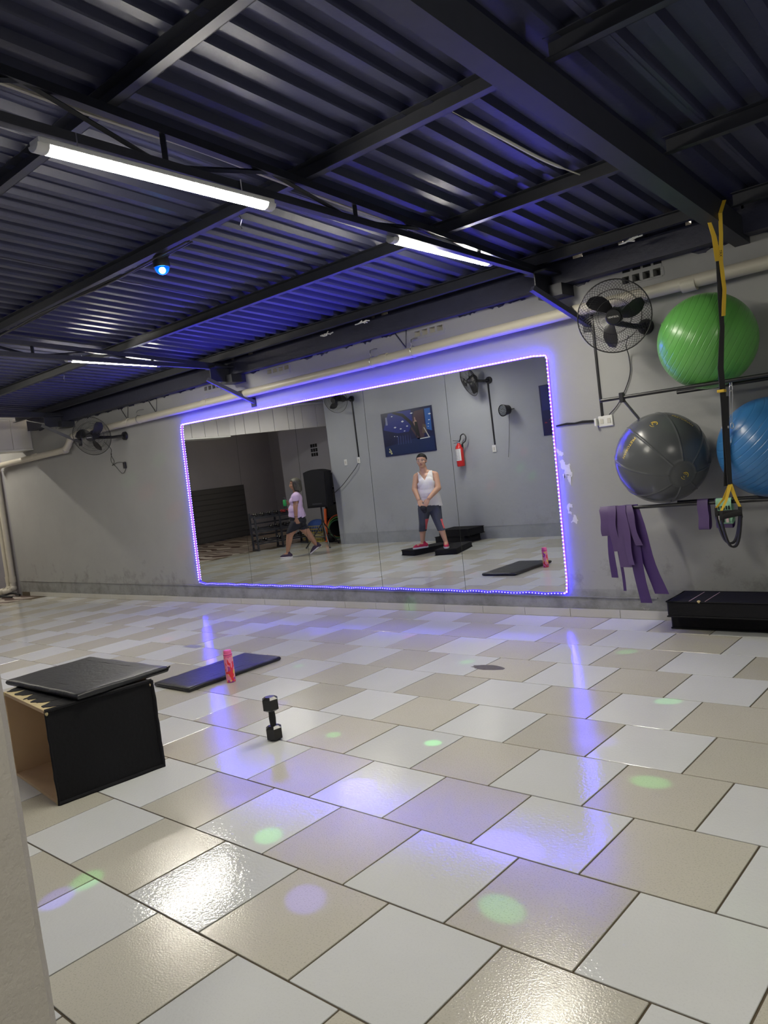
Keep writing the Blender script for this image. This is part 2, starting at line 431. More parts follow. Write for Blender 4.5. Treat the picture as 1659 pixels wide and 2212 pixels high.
# rough horizontal ledge line of the plinth
b = MB(); pts = [(-13.6+.35*i, -.003-.004*random.random(), .262-.0085*(i*.35)+random.uniform(-.004, .004)) for i in range(33)]
b.strip(pts, (0, 1, 0), .012, .008); b.build('plinth_ledge', WALL, wf)
# flaked patches right of the mirror
def blob(cx, cz, pts, y=-.0022):
    vs = [(cx+x, y, cz+z) for x, z in pts]+[(cx+x, .0, cz+z) for x, z in pts]; n = len(pts)
    return vs, [tuple(range(n))]+[(i, n+i, n+(i+1) % n, (i+1) % n) for i in range(n)]
FLK = mat('bare_plaster', (.60, .60, .55), .8, var=.12, vscale=30)
def jag(outline, amp, k=4):
    out = []
    n = len(outline)
    for i in range(n):
        a = V((*outline[i], 0)); c = V((*outline[(i+1) % n], 0))
        for j in range(k):
            p = a.lerp(c, j/k); out.append((p.x+random.uniform(-amp, amp), p.y+random.uniform(-amp, amp)))
    return out
b = MB()
b.add(*blob(-3.09, 1.305, jag([(-.055, .115), (-.03, .118), (-.005, .085), (.022, .075), (.03, .05), (.0, .045), (-.02, .05), (-.035, .085)], .006)))
b.add(*blob(-3.06, 1.25, jag([(-.045, .06), (-.02, .075), (.0, .05), (.005, .02), (.045, .03), (.04, -.01), (.06, -.06), (.045, -.09), (.035, -.06), (.03, -.15), (.012, -.10), (.005, -.05), (-.025, -.10), (-.01, -.02), (-.035, .0)], .006)))
b.add(*blob(-3.075, 1.18, jag([(-.02, .02), (.0, .025), (.005, -.01), (-.012, -.02)], .004)))
b.add(*blob(-3.055, .90, jag([(-.03, .035), (-.005, .055), (.022, .04), (.015, .015), (-.008, .025), (-.012, -.01), (.01, -.02), (.005, -.04), (-.025, -.025)], .004)))
b.add(*blob(-3.035, .83, jag([(.0, .03), (.025, .02), (.035, -.02), (.02, -.05), (-.01, -.03), (-.03, -.035), (-.01, -.01)], .004)))
b.build('flaked_plaster', FLK, wf, smooth=False)
# navy concrete lintel / gutter band on top of the wall
b = MB(); b.box((-12.2, -.14, 2.69), (2.6, .16, 2.85))
OPENG = {8, 31, 33, 44, 45, 57, 59, 62}     # rib gaps left open to the daylight
for i in range(90):
    x0 = -12.21+.165*i
    if i in OPENG: b.box((x0-.02, -.12, 2.85), (x0+.065+.02*(i % 3), .10, 2.893))
    else: b.box((x0-.02, -.12, 2.85), (x0+.16, .10, 2.893)); b.box((x0+.04, -.12, 2.893), (x0+.175, .10, 2.945))
b.build('trim_1', BAND, kind='structure', smooth=False)
b = MB()
for i in range(46):
    x = -12+.29*i+random.uniform(-.05, .05)
    if any(v[0]-.1 < x < v[1]+.1 for v in vents): continue
    b.add(*[q for q in blob(x, 2.69, jag([(-.1, .0), (.1, .0), (.06, -.012), (-.02, -.02)], .012, 3), -.005)])
b.build('paint_drip', BAND, wf, smooth=False)

# ---- skirting tiles
bs = MB(); bs.box((-13.6, -.006, 0), (2.6, 0, .066)); base = bs.build('baseboard_front', GROUT, kind='structure', smooth=False)
SK = mat('skirting_tile', (.50, .49, .45), .22, var=.08, vscale=5)
me = bpy.data.meshes.new('tile'); bb = MB().box((-.2185, -.006, -.034), (.2185, .006, .034), bev=.001); me.from_pydata(bb.v, [], bb.f); me.materials.append(SK)
x = -2.715+.4405*3+.22
while x > -13.5:
    o = bpy.data.objects.new('tile', me); COL.objects.link(o); o.parent = base
    o.location = (x, -.009, .035); x -= .4405

# ---- back wall, jamb side near the camera
b = MB(); b.box((-10.9, -5.42, -.12), (-1.6, -5.2, 3.40)); wb = b.build('wall_back', WALLB, kind='structure', smooth=False)
b = MB()    # uneven plastered jamb, leaning a touch
zs = [i*.06 for i in range(56)]
vs = []; fs = []
for i, z in enumerate(zs):
    e = -1.565-.012*(z-1)+random.uniform(-.0015, .0015)
    vs += [V((e-.012, -5.195, z)), V((e, -5.21, z)), V((e, -5.43, z)), V((-1.7, -5.43, z)), V((-1.7, -5.195, z))]
for i in range(len(zs)-1):
    o_ = i*5
    for j in range(5): fs.append((o_+j, o_+(j+1) % 5, o_+5+(j+1) % 5, o_+5+j))
b.add(vs, fs); b.build('door_jamb', JAMB, wb, smooth=False)
b = MB(); b.box((-10.9, -5.197, .205), (-1.7, -5.2, .222)); b.build('plinth_ledge', WALLB, wb, smooth=False)
b = MB(); b.box((1.2, -5.42, -.12), (2.6, -5.2, 3.40)); b.box((-1.6, -5.42, 2.3), (1.2, -5.2, 3.40)); b.build('wall_back_right', WALLB, kind='structure', smooth=False)
b = MB(); b.box((2.6, -9.2, -.12), (2.75, .16, 3.8)); b.build('wall_right', WALLB, kind='structure', smooth=False)
b = MB(); b.box((-11.1, -9.2, -.12), (2.75, -9.05, 3.8)); b.build('wall_rear', WALLB, kind='structure', smooth=False)
b = MB(); b.box((-11.1, -9.2, -.12), (-10.9, -5.42, 3.6)); b.build('wall_side', WALLB, kind='structure', smooth=False)
# ---- the open left end
b = MB(); b.box((-17.3, -9.2, -.12), (-17.1, .3, 3.5)); b.build('wall_left', WALLS, kind='structure', smooth=False)
b = MB(); b.box((-17.1, .05, -.12), (-13.65, .3, 3.5)); b.build('wall_left_return', WALLS, kind='structure', smooth=False)
b = MB(); b.box((-13.7, -6.6, -.12), (-10.9, -6.4, 3.4)); wa = b.build('wall_alcove', WALLS, kind='structure', smooth=False)
b = MB()
for i in range(3):
    for j in range(3):
        b.box((-12.66+.075*i, -6.405, 1.86+.1*j), (-12.66+.075*i+.055, -6.393, 1.86+.1*j+.075))
b.build('vent_slot', BLACKM, wa, smooth=False)
b = MB(); b.box((-17.1, -9.2, -.12), (-13.7, -9.05, 3.5)); b.build('wall_left_rear', WALLS, kind='structure', smooth=False)
WOODC = mat('lit_board_ceiling', (.60, .47, .36), .6, var=.2, vscale=3)
b = MB(); b.box((-17.3, -9.2, 3.42), (-12.25, .3, 3.50)); b.build('ceiling_porch', WOODC, kind='structure', smooth=False)
# roller door, dark, in wall_left
DOOR = mat('dark_roller_door', (.035, .035, .042), .5)
b = MB(); b.box((-17.1, -7.9, 0), (-17.07, -5.9, 1.42)); d1 = b.build('door_1', DOOR, kind='structure', smooth=False)
for k in range(10):
    b = MB(); b.box((-17.07, -7.88, .02+.14*k), (-17.055, -5.92, .145+.14*k), bev=.004); b.build('slat', DOOR, d1, smooth=False)
# fascia of white ribbed sheet across the open end
FAS = mat('white_fascia_sheet', (.56, .54, .52), .5, var=.08, vscale=2)
b = MB(); b.box((-12.44, -4.0, 2.42), (-12.40, 0, 2.43)); fa = b.build('trim_2', FAS, kind='structure', smooth=False)
yy = 0.0; me = bpy.data.meshes.new('panel'); bb = MB().box((-.018, -.1515, 0), (.018, .1515, .47), bev=.004); me.from_pydata(bb.v, [], bb.f); me.materials.append(FAS)
while yy > -3.9:
    o = bpy.data.objects.new('panel', me); COL.objects.link(o); o.parent = fa; o.location = (-12.42, yy-.155, 2.43); yy -= .308
b = MB(); b.box((-12.8, -4.0, 2.405), (-12.40, .0, 2.42))
b.tube([(-12.36, -.02, 2.93), (-12.36, -4.0, 2.93), (-11.22, -6.35, 2.93)], .035, n=10); b.build('gutter_pipe', PVCW, fa)
fd = V((1.13, -2.35, 0)); fn = fd.length; fd.normalize(); q_ = 0.155
while q_ < fn:
    o = bpy.data.objects.new('panel', me); COL.objects.link(o); o.parent = fa; o.location = V((-12.42, -4.0, 2.43))+fd*q_; o.rotation_euler = (0, 0, math.atan2(fd.y, fd.x)+PI/2); q_ += .308
# porch lamp beyond the fascia
t = thing('porch_light', 'lit white tube light beyond the white fascia, at far left edge', 'lamp', (-14.3, -1.2, 3.30))
MB().box((-.05, -.6, .04), (.05, .6, .12)).build('lamp_body', LAMPB, t, smooth=False)
MB().box((-.04, -.58, 0), (.04, .58, .04), bev=.01).build('diffuser', LAMP, t)

# ---- roof sheets
def sheet_mesh(nr, y0, y1, lift):
    P_ = .165; prof = []
    for i in range(nr):
        x0 = i*P_
        prof += [(x0, 0), (x0+.050, 0), (x0+.070, .038), (x0+.145, .038)]
    prof += [(nr*P_, 0), (nr*P_+.03, 0)]
    vs = []; n = len(prof)
    for (yv) in (y0, y1):
        for (x, z) in prof: vs.append(V((x, yv, roofz(yv)+lift+z)))
    for (yv) in (y0, y1):
        for (x, z) in prof: vs.append(V((x, yv, roofz(yv)+lift+z+.002)))
    fs = [(i, i+1, n+i+1, n+i) for i in range(n-1)]+[(2*n+i, 3*n+i, 3*n+i+1, 2*n+i+1) for i in range(n-1)]
    fs += [(i, 2*n+i, 2*n+i+1, i+1) for i in range(n-1)]+[(n+i, n+i+1, 3*n+i+1, 3*n+i) for i in range(n-1)]
    me = bpy.data.meshes.new('roofing_sheet'); me.from_pydata([tuple(v) for v in vs], [], fs); me.materials.append(SHEET); return me
b = MB(); b.box((-12.25, -9.2, 3.9), (2.75, .3, 3.95)); ceil = b.build('ceiling', SHEET, kind='structure', smooth=False)
sm = [sheet_mesh(6, -1.74, .06, .003), sheet_mesh(6, -5.0, -1.68, 0), sheet_mesh(6, -9.2, -4.95, .003)]
x = -12.21
for k in range(15):
    for q, mm in enumerate(sm):
        o = bpy.data.objects.new('roofing_sheet', mm); COL.objects.link(o); o.parent = ceil
        o.location = (x+random.uniform(-.004, .004), 0, (k % 2)*.0025)
    x += .99
b = MB(); b.box((-12.26, -9.2, roofz(-9)), (-12.22, 0, 3.9)); b.build('end_flashing', SHEET, ceil, smooth=False)
# purlins along x (C sections)
def bar(b, a, c, wy, hz, mi=0):
    """rectangular bar from a to c, wy across, hz tall (z down from the given line)"""
    a = V(a); c = V(c); d = (c-a).normalized(); side = d.cross(V((0, 0, 1))).normalized()*wy/2; up = side.cross(d).normalized(); up = up if up.z > 0 else -up
    vs = [p+sx*side+up*h for p in (a, c) for sx in (-1, 1) for h in (0, hz)]
    b.add(vs, [(0, 1, 3, 2), (4, 6, 7, 5), (0, 4, 5, 1), (2, 3, 7, 6), (0, 2, 6, 4), (1, 5, 7, 3)], mi); return b
for y in (-.33, -1.46, -2.73, -3.87, -5.0, -6.2, -7.6):
    for (xa, xb) in ((-12.2, -1.60), (-1.50, 2.6)):
        z = 2.805-KS*y
        b = MB(); bar(b, (xa, y+.024, z), (xb, y+.024, z), .004, .085)
        bar(b, (xa, y, z), (xb, y, z), .05, .004); bar(b, (xa, y, z+.081), (xb, y, z+.081), .05, .004)
        b.build('purlin', STEEL, ceil, smooth=False)
# deep box rafter on the right
b = MB(); bar(b, (-1.55, -8.9, 2.645-KS*-8.9*1.0), (-1.55, -.0, 2.645), .10, .15)
b.build('rafter', STEEL, ceil, smooth=False)
# trusses
for tx in (-2.96, -7.08, -11.1):
    def tb(y): return 2.75-.04*y
    def tt(y): return 2.762-KS*y
    b = MB(); bar(b, (tx, -9.0, tb(-9.0)), (tx, -.05, tb(-.05)), .045, .012); bar(b, (tx+.02, -9.0, tb(-9)), (tx+.02, -.05, tb(-.05)), .004, .04)
    tr = b.build('truss', STEEL, ceil, smooth=False)
    b = MB(); bar(b, (tx, -9.0, tt(-9)), (tx, -.05, tt(-.05)), .045, .04); b.build('chord', STEEL, tr, smooth=False)
    for k in range(7):
        yv = -1.1-1.26*k
        b = MB(); b.cyl((tx, yv, tb(yv)), (tx, yv, tt(yv)+.02), .017, n=4); b.build('strut', STEEL, tr, smooth=False)
        if k < 6:
            ym = yv-.63
            b = MB(); b.cyl((tx, yv, tb(yv)+.015), (tx, ym, tt(ym)+.015), .013, n=4); b.build('strut', STEEL, tr, smooth=False)
            b = MB(); b.cyl((tx, yv-1.26, tb(yv-1.26)+.015), (tx, ym, tt(ym)+.015), .013, n=4); b.build('strut', STEEL, tr, smooth=False)
    # bracket at the wall
    b = MB(); b.box((tx+.02, -.40, 2.62), (tx+.03, 0, 2.78)); b.box((tx-.06, -.40, 2.765), (tx+.12, 0, 2.78)); b.box((tx-.07, -.20, 2.60), (tx+.14, 0, 2.69)); b.build('bracket', STEEL, tr, smooth=False)
    b = MB(); bar(b, (tx+.02, -.46, 2.63), (tx+.24, -.008, 2.33), .05, .04)
    b.box((tx+.19, -.012, 2.30), (tx+.27, 0, 2.40)); b.build('brace', STEEL, tr, smooth=False)
# conduit laid along the first truss
b = MB(); b.tube(catmull([(-3.03, y, 2.79-KS*y+random.uniform(-.01, .012)) for y in (-4.6, -4, -3.4, -2.9, -2.4, -1.9, -1.4, -.9)]), .012, n=8)
b.build('cable_conduit', PVC, label='beige corrugated conduit strapped along the roof truss behind the long lamp', cat='conduit')
# sagging electric cable bundle along a purlin on the left
b = MB()
for q in range(3):
    pts = [(-9.5+.5*i, -2.74-.02*q, 2.992+.012*math.sin(i*1.7+q)-.01*q) for i in range(12)]
    b.tube(catmull(pts, 4), .007, n=6)
b.build('cable_bundle', BLACK, label='black cable bundle running along the purlin left of the blue lamp', cat='cable')
# thin white strip and scraps under the sheets
b = MB(); b.tube(catmull([(-2.07, -2.62, 3.075), (-2.06, -2.2, 3.045), (-2.04, -1.79, 3.01), (-2.0, -1.45, 2.985)]), [.002]*3+[.009]*12+[.004]*4, n=6)
b.build('white_strip', mat('white_strip_mat', (.6, .6, .55), .6), ceil)
for (sx, sy, sz) in ((-2.26, -.38, 2.80), (-4.9, -.30, 2.80), (-5.4, -.28, 2.80)):
    b = MB(); 
    for k in range(4):
        a = V((sx+.03*k, sy+random.uniform(-.01, .01), sz)); b.tube([a, a+V((.05, .0, random.uniform(-.025, .015))), a+V((.09, 0, random.uniform(-.02, .02)))], .006, n=5)
    b.build('plastic_scrap', WHITE, ceil)
# hooks of bent wire hanging from the purlins
for k_, (hx, hy, hz) in enumerate(((-3.55, -2.72, 3.02), (-8.3, -1.46, 2.92))):
    b = MB(); b.tube([(hx, hy, hz), (hx+.02, hy, hz-.03), (hx, hy, hz-.06), (hx+.012, hy, hz-.085)], .003, n=5)
    b.build('wire_hook', CHROME, label=('small bent wire hook hanging beside the long front lamp', 'small bent wire hook hanging from the roof above the far left lamp')[k_], cat='hook')

# ================================================================== LIGHT FITTINGS
def batten(name_label, a, c, z):
    a = V((a[0], a[1], z)); c = V((c[0], c[1], z)); ln = (c-a).length; mid = (a+c)/2; ang = math.atan2(c.y-a.y, c.x-a.x)
    t = thing('ceiling_batten_light', name_label, 'lamp', mid, 'white batten lamps under the roof'); t.rotation_euler = (0, 0, ang)
    h = ln/2
    b = MB(); b.box((-h, -.036, .006), (h, .036, .032), bev=.004); b.build('lamp_body', LAMPB, t, smooth=False)
    pr = [(-.034, .008), (-.030, -.004), (-.018, -.014), (0, -.018), (.018, -.014), (.030, -.004), (.034, .008)]
    vs = [V((x, y, z_)) for x in (-h+.045, h-.045) for y, z_ in pr]; n = len(pr)
    b = MB(); b.add(vs, [(i, i+1, n+i+1, n+i) for i in range(n-1)]+[tuple(range(n)), tuple(range(n, 2*n)), (0, n, 2*n-1, n-1)]); b.build('diffuser', LAMP, t)
    for s_ in (-1, 1):
        b = MB(); pr2 = [(y*1.05, z_*1.1) for y, z_ in pr]
        x0, x1 = sorted((s_*(h-.045), s_*(h+.006)))
        vs = [V((x, y, z_)) for x in (x0, x1) for y, z_ in pr2]
        b.add(vs, [(i, i+1, n+i+1, n+i) for i in range(n-1)]+[tuple(range(n)), tuple(range(n, 2*n)), (0, n, 2*n-1, n-1)]); b.build('end_cap', LAMPB, t)
    for s_ in (-.7, .7): MB().cyl((h*s_, 0, .03), (h*s_, 0, .10), .003, n=6).build('hanger', CHROME, t)
    return t
batten('long white batten lamp nearest the camera, at upper left', (-2.869, -4.281), (-2.931, -3.041), 2.82)
batten('white batten lamp in the middle, left of the wall bracket and black fan', (-3.005, -2.005), (-3.052, -.826), 2.82)
batten('far white batten lamp at left, above the far fan', (-7.135, -2.009), (-7.305, -.879), 2.84)
# out-of-frame lamps: far rows continue; doorway and rear ones added for light
batten('white batten lamp of the far row, out of frame at left', (-7.1, -4.45), (-7.15, -3.3), 2.93)
batten('added unseen white batten lamp near the open doorway', (1.2, -4.4), (1.2, -3.2), 2.9)
batten('added unseen white batten lamp in the room behind the camera', (-.4, -7.8), (-.4, -6.6), 3.1)
batten('white batten lamp at the far end by the open side', (-10.9, -3.9), (-10.9, -2.8), 2.93)

# disco lamp with a blue dome
DL = V((-4.382, -2.72, 2.93))
t = thing('disco_lamp', 'blue glowing dome party lamp hanging from the dark purlin', 'lamp', DL)
b = MB(); b.lathe([(.0, .085), (.035, .085), (.05, .07), (.055, .012), (.055, 0)], n=24); b.build('lamp_housing', BLACK, t)
b = MB(); pr = [(.048*math.cos(a_), -.048*math.sin(a_)) for a_ in [PI/2*i/8 for i in range(9)]]; b.lathe(pr, n=24)
dm = mat('blue_dome', (.05, .35, .95), .12, emit=(.0, .10, .8), estr=.45); dm.node_tree.nodes['Principled BSDF'].inputs['Transmission Weight'].default_value = .9; dm.node_tree.nodes['Principled BSDF'].inputs['IOR'].default_value = 1.05
b.build('dome', dm, t)
b = MB(); b.sph((0, 0, -.018), .024, n=12, m_=8); b.build('bulb', mat('blue_bulb', (.4, .8, 1), .2, emit=(.25, .75, 1.0), estr=14), t)
b = MB(); b.tube(catmull([(0, 0, .08), (.0, .0, .10), (.03, .03, .12), (.1, .04, .1), (-.0, .05, .07)]), .004, n=6); b.build('power_cord', BLACK, t)
def beam(target, col, e, size, blend=.6):
    ld = bpy.data.lights.new('disco_beam', 'SPOT'); ld.color = col; ld.energy = e*4; ld.spot_size = math.radians(size); ld.spot_blend = blend; ld.shadow_soft_size = .005
    lo = bpy.data.objects.new('disco_beam', ld); COL.objects.link(lo); lo.parent = t
    off = V((0, 0, -.062)); d = V(target)-(DL+off)
    lo.location = off; lo.rotation_euler = d.to_track_quat('-Z', 'Y').to_euler()
G, B_, R_ = (.12, 1, .18), (.15, .1, 1), (1, .12, .12)
for (tx_, ty_, tz_, c_, e_, s_) in (
    (-1.42, -3.86, 0, G, 60, 2.0), (-1.36, -2.79, 0, G, 55, 1.9), (-2.51, -2.79, 0, G, 60, 1.6), (-2.53, -3.89, 0, G, 40, 2.2), (-2.92, -4.48, 0, G, 40, 2.2),
    (-3.12, -2.91, 0, G, 30, 1.8), (-1.66, -1.80, 0, G, 45, 1.7), (-2.27, -.93, 0, G, 40, 1.8), (-3.23, -1.44, 0, G, 26, 2.0), (-2.04, -4.14, 0, B_, 70, 2.4), (-2.9, -4.61, 0, B_, 60, 2.2),
    (-2.51, -3.37, 0, B_, 60, 3.2), (-1.60, -3.52, 0, B_, 70, 3.4), (-2.94, -3.73, 0, B_, 30, 2.4), (-1.78, -2.46, 0, B_, 40, 3.0), (-3.91, -2.63, 0, B_, 24, 3.4),
    (-6.82, -1.56, 0, R_, 24, 2.4), (-6.19, -1.24, 0, B_, 30, 3.4), (-5.5, -2.0, 0, R_, 16, 2.2), (-4.2, -.9, 0, R_, 16, 2.2), (-5.2, -1.0, 0, B_, 30, 3.0), (-4.5, -1.9, 0, G, 14, 2.0),
    (-9.3, 0, 1.5, R_, 16, 2.6), (-8.7, 0, 1.2, R_, 16, 3), (-8.9, 0, 1.9, G, 12, 2.2), (-9.7, 0, 1.7, G, 12, 2.2), (-8.6, 0, .7, R_, 14, 3), (-4.9, -.0, .04, G, 18, 2.6),
    (-6.6, -5.2, 1.15, G, 14, 2.4), (-6.4, -5.2, 1.0, G, 14, 2.2), (-7.2, -5.2, .9, R_, 14, 2.4), (-6.5, -5.2, 1.4, R_, 12, 2), (-8.6, -5.2, .6, G, 12, 2)):
    beam((tx_, ty_, tz_), c_, e_, s_)

# ================================================================== MIRROR + LED STRIP
TOP = lambda x: 2.278+(x+8.291)*(2.193-2.278)/5.169
BOT = lambda x: .254+(x+8.366)*(.199-.254)/5.205
mx_t = [-8.291, -7.234, -6.211, -5.177, -4.165, -3.122]; mx_b = [-8.366, -7.315, -6.272, -5.236, -4.209, -3.161]
mir = thing('wall_mirror', 'wide gym mirror of five panels on the grey wall, edged by blue light', 'mirror', (-5.7, -.006, .2))
for i in range(5):
    g = .0022
    c4 = [(mx_b[i]+g, BOT(mx_b[i])), (mx_b[i+1]-g, BOT(mx_b[i+1])), (mx_t[i+1]-g, TOP(mx_t[i+1])), (mx_t[i]+g, TOP(mx_t[i]))]
    b = MB(); vs = [V((x+5.7, .0, z-.2)) for x, z in c4]+[V((x+5.7, .005, z-.2)) for x, z in c4]
    b.add(vs, [(0, 1, 2, 3)], 0); b.add(vs, [(4, 7, 6, 5), (0, 4, 5, 1), (1, 5, 6, 2), (2, 6, 7, 3), (3, 7, 4, 0)], 1)
    b.build('mirror_panel', [MIRROR, MIRE], mir, smooth=False)
# LED strip following the rim, with a little waviness along the bottom
pts = []
def seg(a, c, n, wob=0.0):
    for i in range(n):
        p = V(a).lerp(V(c), i/n); p.z += wob*math.sin(i*1.9)*.6+wob*random.uniform(-.5, .5); pts.append(p)
YL = -.016
seg((-8.36, YL, .30), (-8.30, YL, 2.25), 24, 0); pts.append(V((-8.285, YL, 2.272)))
seg((-8.26, YL, 2.281), (-3.16, YL, 2.200), 60, 0); pts.append(V((-3.12, YL, 2.185)))
seg((-3.112, YL, 2.15), (-3.155, YL, .235), 24, 0); pts.append(V((-3.165, YL, .205)))
seg((-3.20, YL, .196), (-8.32, YL, .250), 60, .006); pts.append(V((-8.355, YL, .265)))
led = thing('led_strip_light', 'blue LED strip glowing around the rim of the wall mirror', 'light', (-5.7, YL, .2))
lo = V((-5.7, YL, .2))
cuts = (0, 25, 86, 111, len(pts)); acc = 0
for q in range(4):       # the strip is fixed in four runs: left side, top, right side, bottom
    run = pts[cuts[q]:cuts[q+1]]+[pts[cuts[q+1] % len(pts)]]
    MB().tube([p-lo for p in run], .0065, n=6).build('strip_tube', LEDS[q][0], led)
    b = MB()
    for a, c in zip(run[:-1], run[1:]):
        d = (c-a); ln = d.length
        while acc < ln:
            p = a+d*(acc/ln)-lo; b.box(p+V((-.004, -.0095, -.004)), p+V((.004, -.004, .004))); acc += .031
        acc -= ln
    b.build('led_chip', LEDS[q][1], led, smooth=False, kind='stuff')

# ================================================================== WALL OBJECTS
# big drain pipe along the wall with a dog-leg at the far end
pp = thing('drain_pipe', 'thick cream PVC drain pipe running along the grey wall above the mirror', 'pipe', (-6, -.085, 2.46))
def rel(ps, o): return [V(p)-V(o) for p in ps]
O = (-6, -.085, 2.46)
b = MB(); b.tube(rel([(2.59, -.085, 2.475), (-1.4, -.085, 2.475), (-5, -.085, 2.455), (-10.85, -.085, 2.455)]+catmull([(-10.92, -.085, 2.45), (-11.02, -.085, 2.40), (-11.10, -.085, 2.33), (-11.2, -.085, 2.285)], 4)+[(-11.3, -.085, 2.28), (-13.5, -.085, 2.262), (-13.60, -.085, 2.24), (-13.64, -.085, 2.18)], O), .048, n=16)
b.build('pipe', PVC, pp)
for cx in (-1.9, -4.78, -7.62, -9.4, -10.80, -11.22, -12.2):
    b = MB(); b.cyl(V((cx-.05, -.085, 2.459 if cx > -11 else 2.28))-V(O), V((cx+.05, -.085, 2.459 if cx > -11 else 2.279))-V(O), .0525, n=18); b.build('coupling', PVC, pp)
for cx in (-4.93, -4.42, -9.1):
    b = MB(); pts = [V((cx, -.085+.054*math.cos(a), 2.46+.054*math.sin(a))) for a in [2*PI*i/16 for i in range(16)]]
    b.tube(rel(pts, O), .004, n=5, close=True); b.tube(rel([(cx, -.10, 2.515), (cx+.01, -.12, 2.54), (cx, -.10, 2.57), (cx, -.06, 2.585), (cx, -.0, 2.59)], O), .005, n=6); b.build('pipe_clamp', CHROME, pp)
dp = thing('vertical_drain_pipe', 'pair of cream PVC downpipes in the far left corner by the floor', 'pipe', (-13.78, -.06, 0))
for k, dx in enumerate((0, .16)):
    b = MB(); b.tube([(-dx+.02, 0, 2.3), (-dx, 0, .28), (-dx, -.01, .16), (-dx-.03, -.06, .10), (-dx-.10, -.14, .09)], .048, n=14); b.build('pipe', PVC, dp)
    b = MB(); b.cyl((-dx, 0, .34), (-dx, 0, .24), .056, n=14); b.sph((-dx, -.01, .14), .06); b.cyl((-dx-.05, -.08, .1), (-dx-.1, -.13, .09), .057, n=14); b.build('elbow', PVC, dp)
b = MB(); b.tube(catmull([(-13.55, -.2, .02), (-13.7, -.35, .05), (-13.9, -.3, .03), (-13.75, -.12, .06), (-13.5, -.1, .03)], 5), .02, n=8)
b.build('hose', BLACK, label='dark hose lying in the corner beneath the cream downpipes', cat='hose')
# thin V wires on the wall left of the mirror
for x0, nm in ((-8.95, 'thin bent black wire against the wall above the pipe, nearer the mirror'), (-9.65, 'thin bent black wire against the wall above the pipe, nearer the far fan')):
    b = MB(); b.tube([(x0, -.004, 2.68), (x0+.16, -.015, 2.50), (x0+.19, -.004, 2.68)], .005, n=5); b.build('wire', BLACK, label=nm, cat='wire')
b = MB(); b.tube([(-4.68, -.004, 2.69), (-4.56, -.012, 2.53), (-4.54, -.004, 2.69)], .006, n=5); b.build('wire', BLACK, label='thin bent black wire hanging above the middle of the pipe', cat='wire')

# wall fans
WIRE = mat('black_wire', (.012, .012, .013), .35)
def fan(label, hub, fwd, wallpt, R=.265, text=True, spin=0.0, cover=False):
    """hub: centre of the blade disc, fwd: facing, wallpt: centre of the wall plate (world)"""
    M_ = frame(hub, fwd); t = thing('wall_fan', label, 'fan', group='black wall fans', M=M_); Mi = M_.inverted()
    g = MB(); n = 60
    for sgn, dep in ((1, .07), (-1, .10)):
        for i in range(n):
            a0 = 2*PI*i/n; pts = []
            for j in range(7):
                u = j/6; r = .055+(R-.055)*u; a = a0+.55*u*u*sgn
                pts.append((r*math.cos(a), r*math.sin(a), sgn*dep*(1-u**2.4)))
            g.tube(pts, .0013, n=3)
        for u in (.33, .66):
            r = .055+(R-.055)*u; g.tube([(r*math.cos(a), r*math.sin(a), sgn*dep*(1-u**2.4)) for a in [2*PI*i/36 for i in range(36)]], .0016, n=4, close=True)
    g.build('grille', WIRE, t)
    g = MB(); g.tube([(R*math.cos(a), R*math.sin(a), 0) for a in [2*PI*i/48 for i in range(48)]], .0045, n=8, close=True); g.build('grille_rim', WIRE, t)
    g = MB(); g.lathe([(0, .088), (.050, .086), (.056, .078), (.056, .068), (.05, .062), (0, .062)], n=32); hc = g.build('hub_cap', BLACK, t)
    if text:
        vs, fs = text_mesh('VENTISOL', .017); g = MB(); g.add([v+V((0, 0, .0888)) for v in vs], fs); g.build('lettering', WHITE, hc, smooth=False)
    for k in range(3):
        g = MB(); a0 = spin+2*PI*k/3; vs = []; fs = []; nu, nv = 8, 7
        for i in range(nu):
            u = i/(nu-1); r = .04+(R*.86-.04)*u
            for j in range(nv):
                v = j/(nv-1)-.5; wdt = .95*(math.sin(PI*min(1, .25+.72*u)))**.5*(1-.25*u)
                a = a0+v*wdt+.35*u
                vs.append(V((r*math.cos(a), r*math.sin(a), .02*v*2-.012+.01*math.sin(v*PI))))
        q = len(vs); vs += [p+V((0, 0, -.003)) for p in vs]
        for i in range(nu-1):
            for j in range(nv-1):
                a_ = i*nv+j; fs += [(a_, a_+1, a_+nv+1, a_+nv), (q+a_, q+a_+nv, q+a_+nv+1, q+a_+1)]
        for i in range(nu-1):
            for j in (0, nv-1): a_ = i*nv+j; fs.append((a_, a_+nv, q+a_+nv, q+a_))
        for i in (0, nu-1):
            for j in range(nv-1): a_ = i*nv+j; fs.append((a_, a_+1, q+a_+1, q+a_))
        g.add(vs, fs); g.build('blade', BLACK, t)
    g = MB(); g.lathe([(0, .03), (.035, .025), (.045, 0), (.058, -.03), (.062, -.08), (.055, -.135), (.03, -.155), (0, -.158)], n=24)
    for k in range(10):
        a = 2*PI*k/10; g.box((-.003, .055, -.13), (.003, .066, -.04), M=Matrix.Rotation(a, 4, 'Z'))
    g.build('motor', BLACK, t)
    wp = Mi @ V(wallpt); g = MB(); g.tube([(0, -.02, -.12), (0.0, -.055, -.13), tuple(wp*.6+V((0, -.03, -.05))), tuple(wp)], [.022, .024, .02, .022], n=12); g.build('arm', BLACK, t)
    yd = 1 if wallpt[1] > -2 else -1
    g = MB(); base_ = V(wallpt); g.cyl(Mi @ base_, Mi @ (base_+V((0, .03*yd, 0))), .055, .06, n=24); g.build('wall_plate', BLACK, t)
    return t
f1 = fan('black wall fan with a wire cage facing the camera, right of the mirror', (-2.355, -.36, 2.315), (.34, -1, -.20), (-2.27, -.035, 2.24), R=.258)
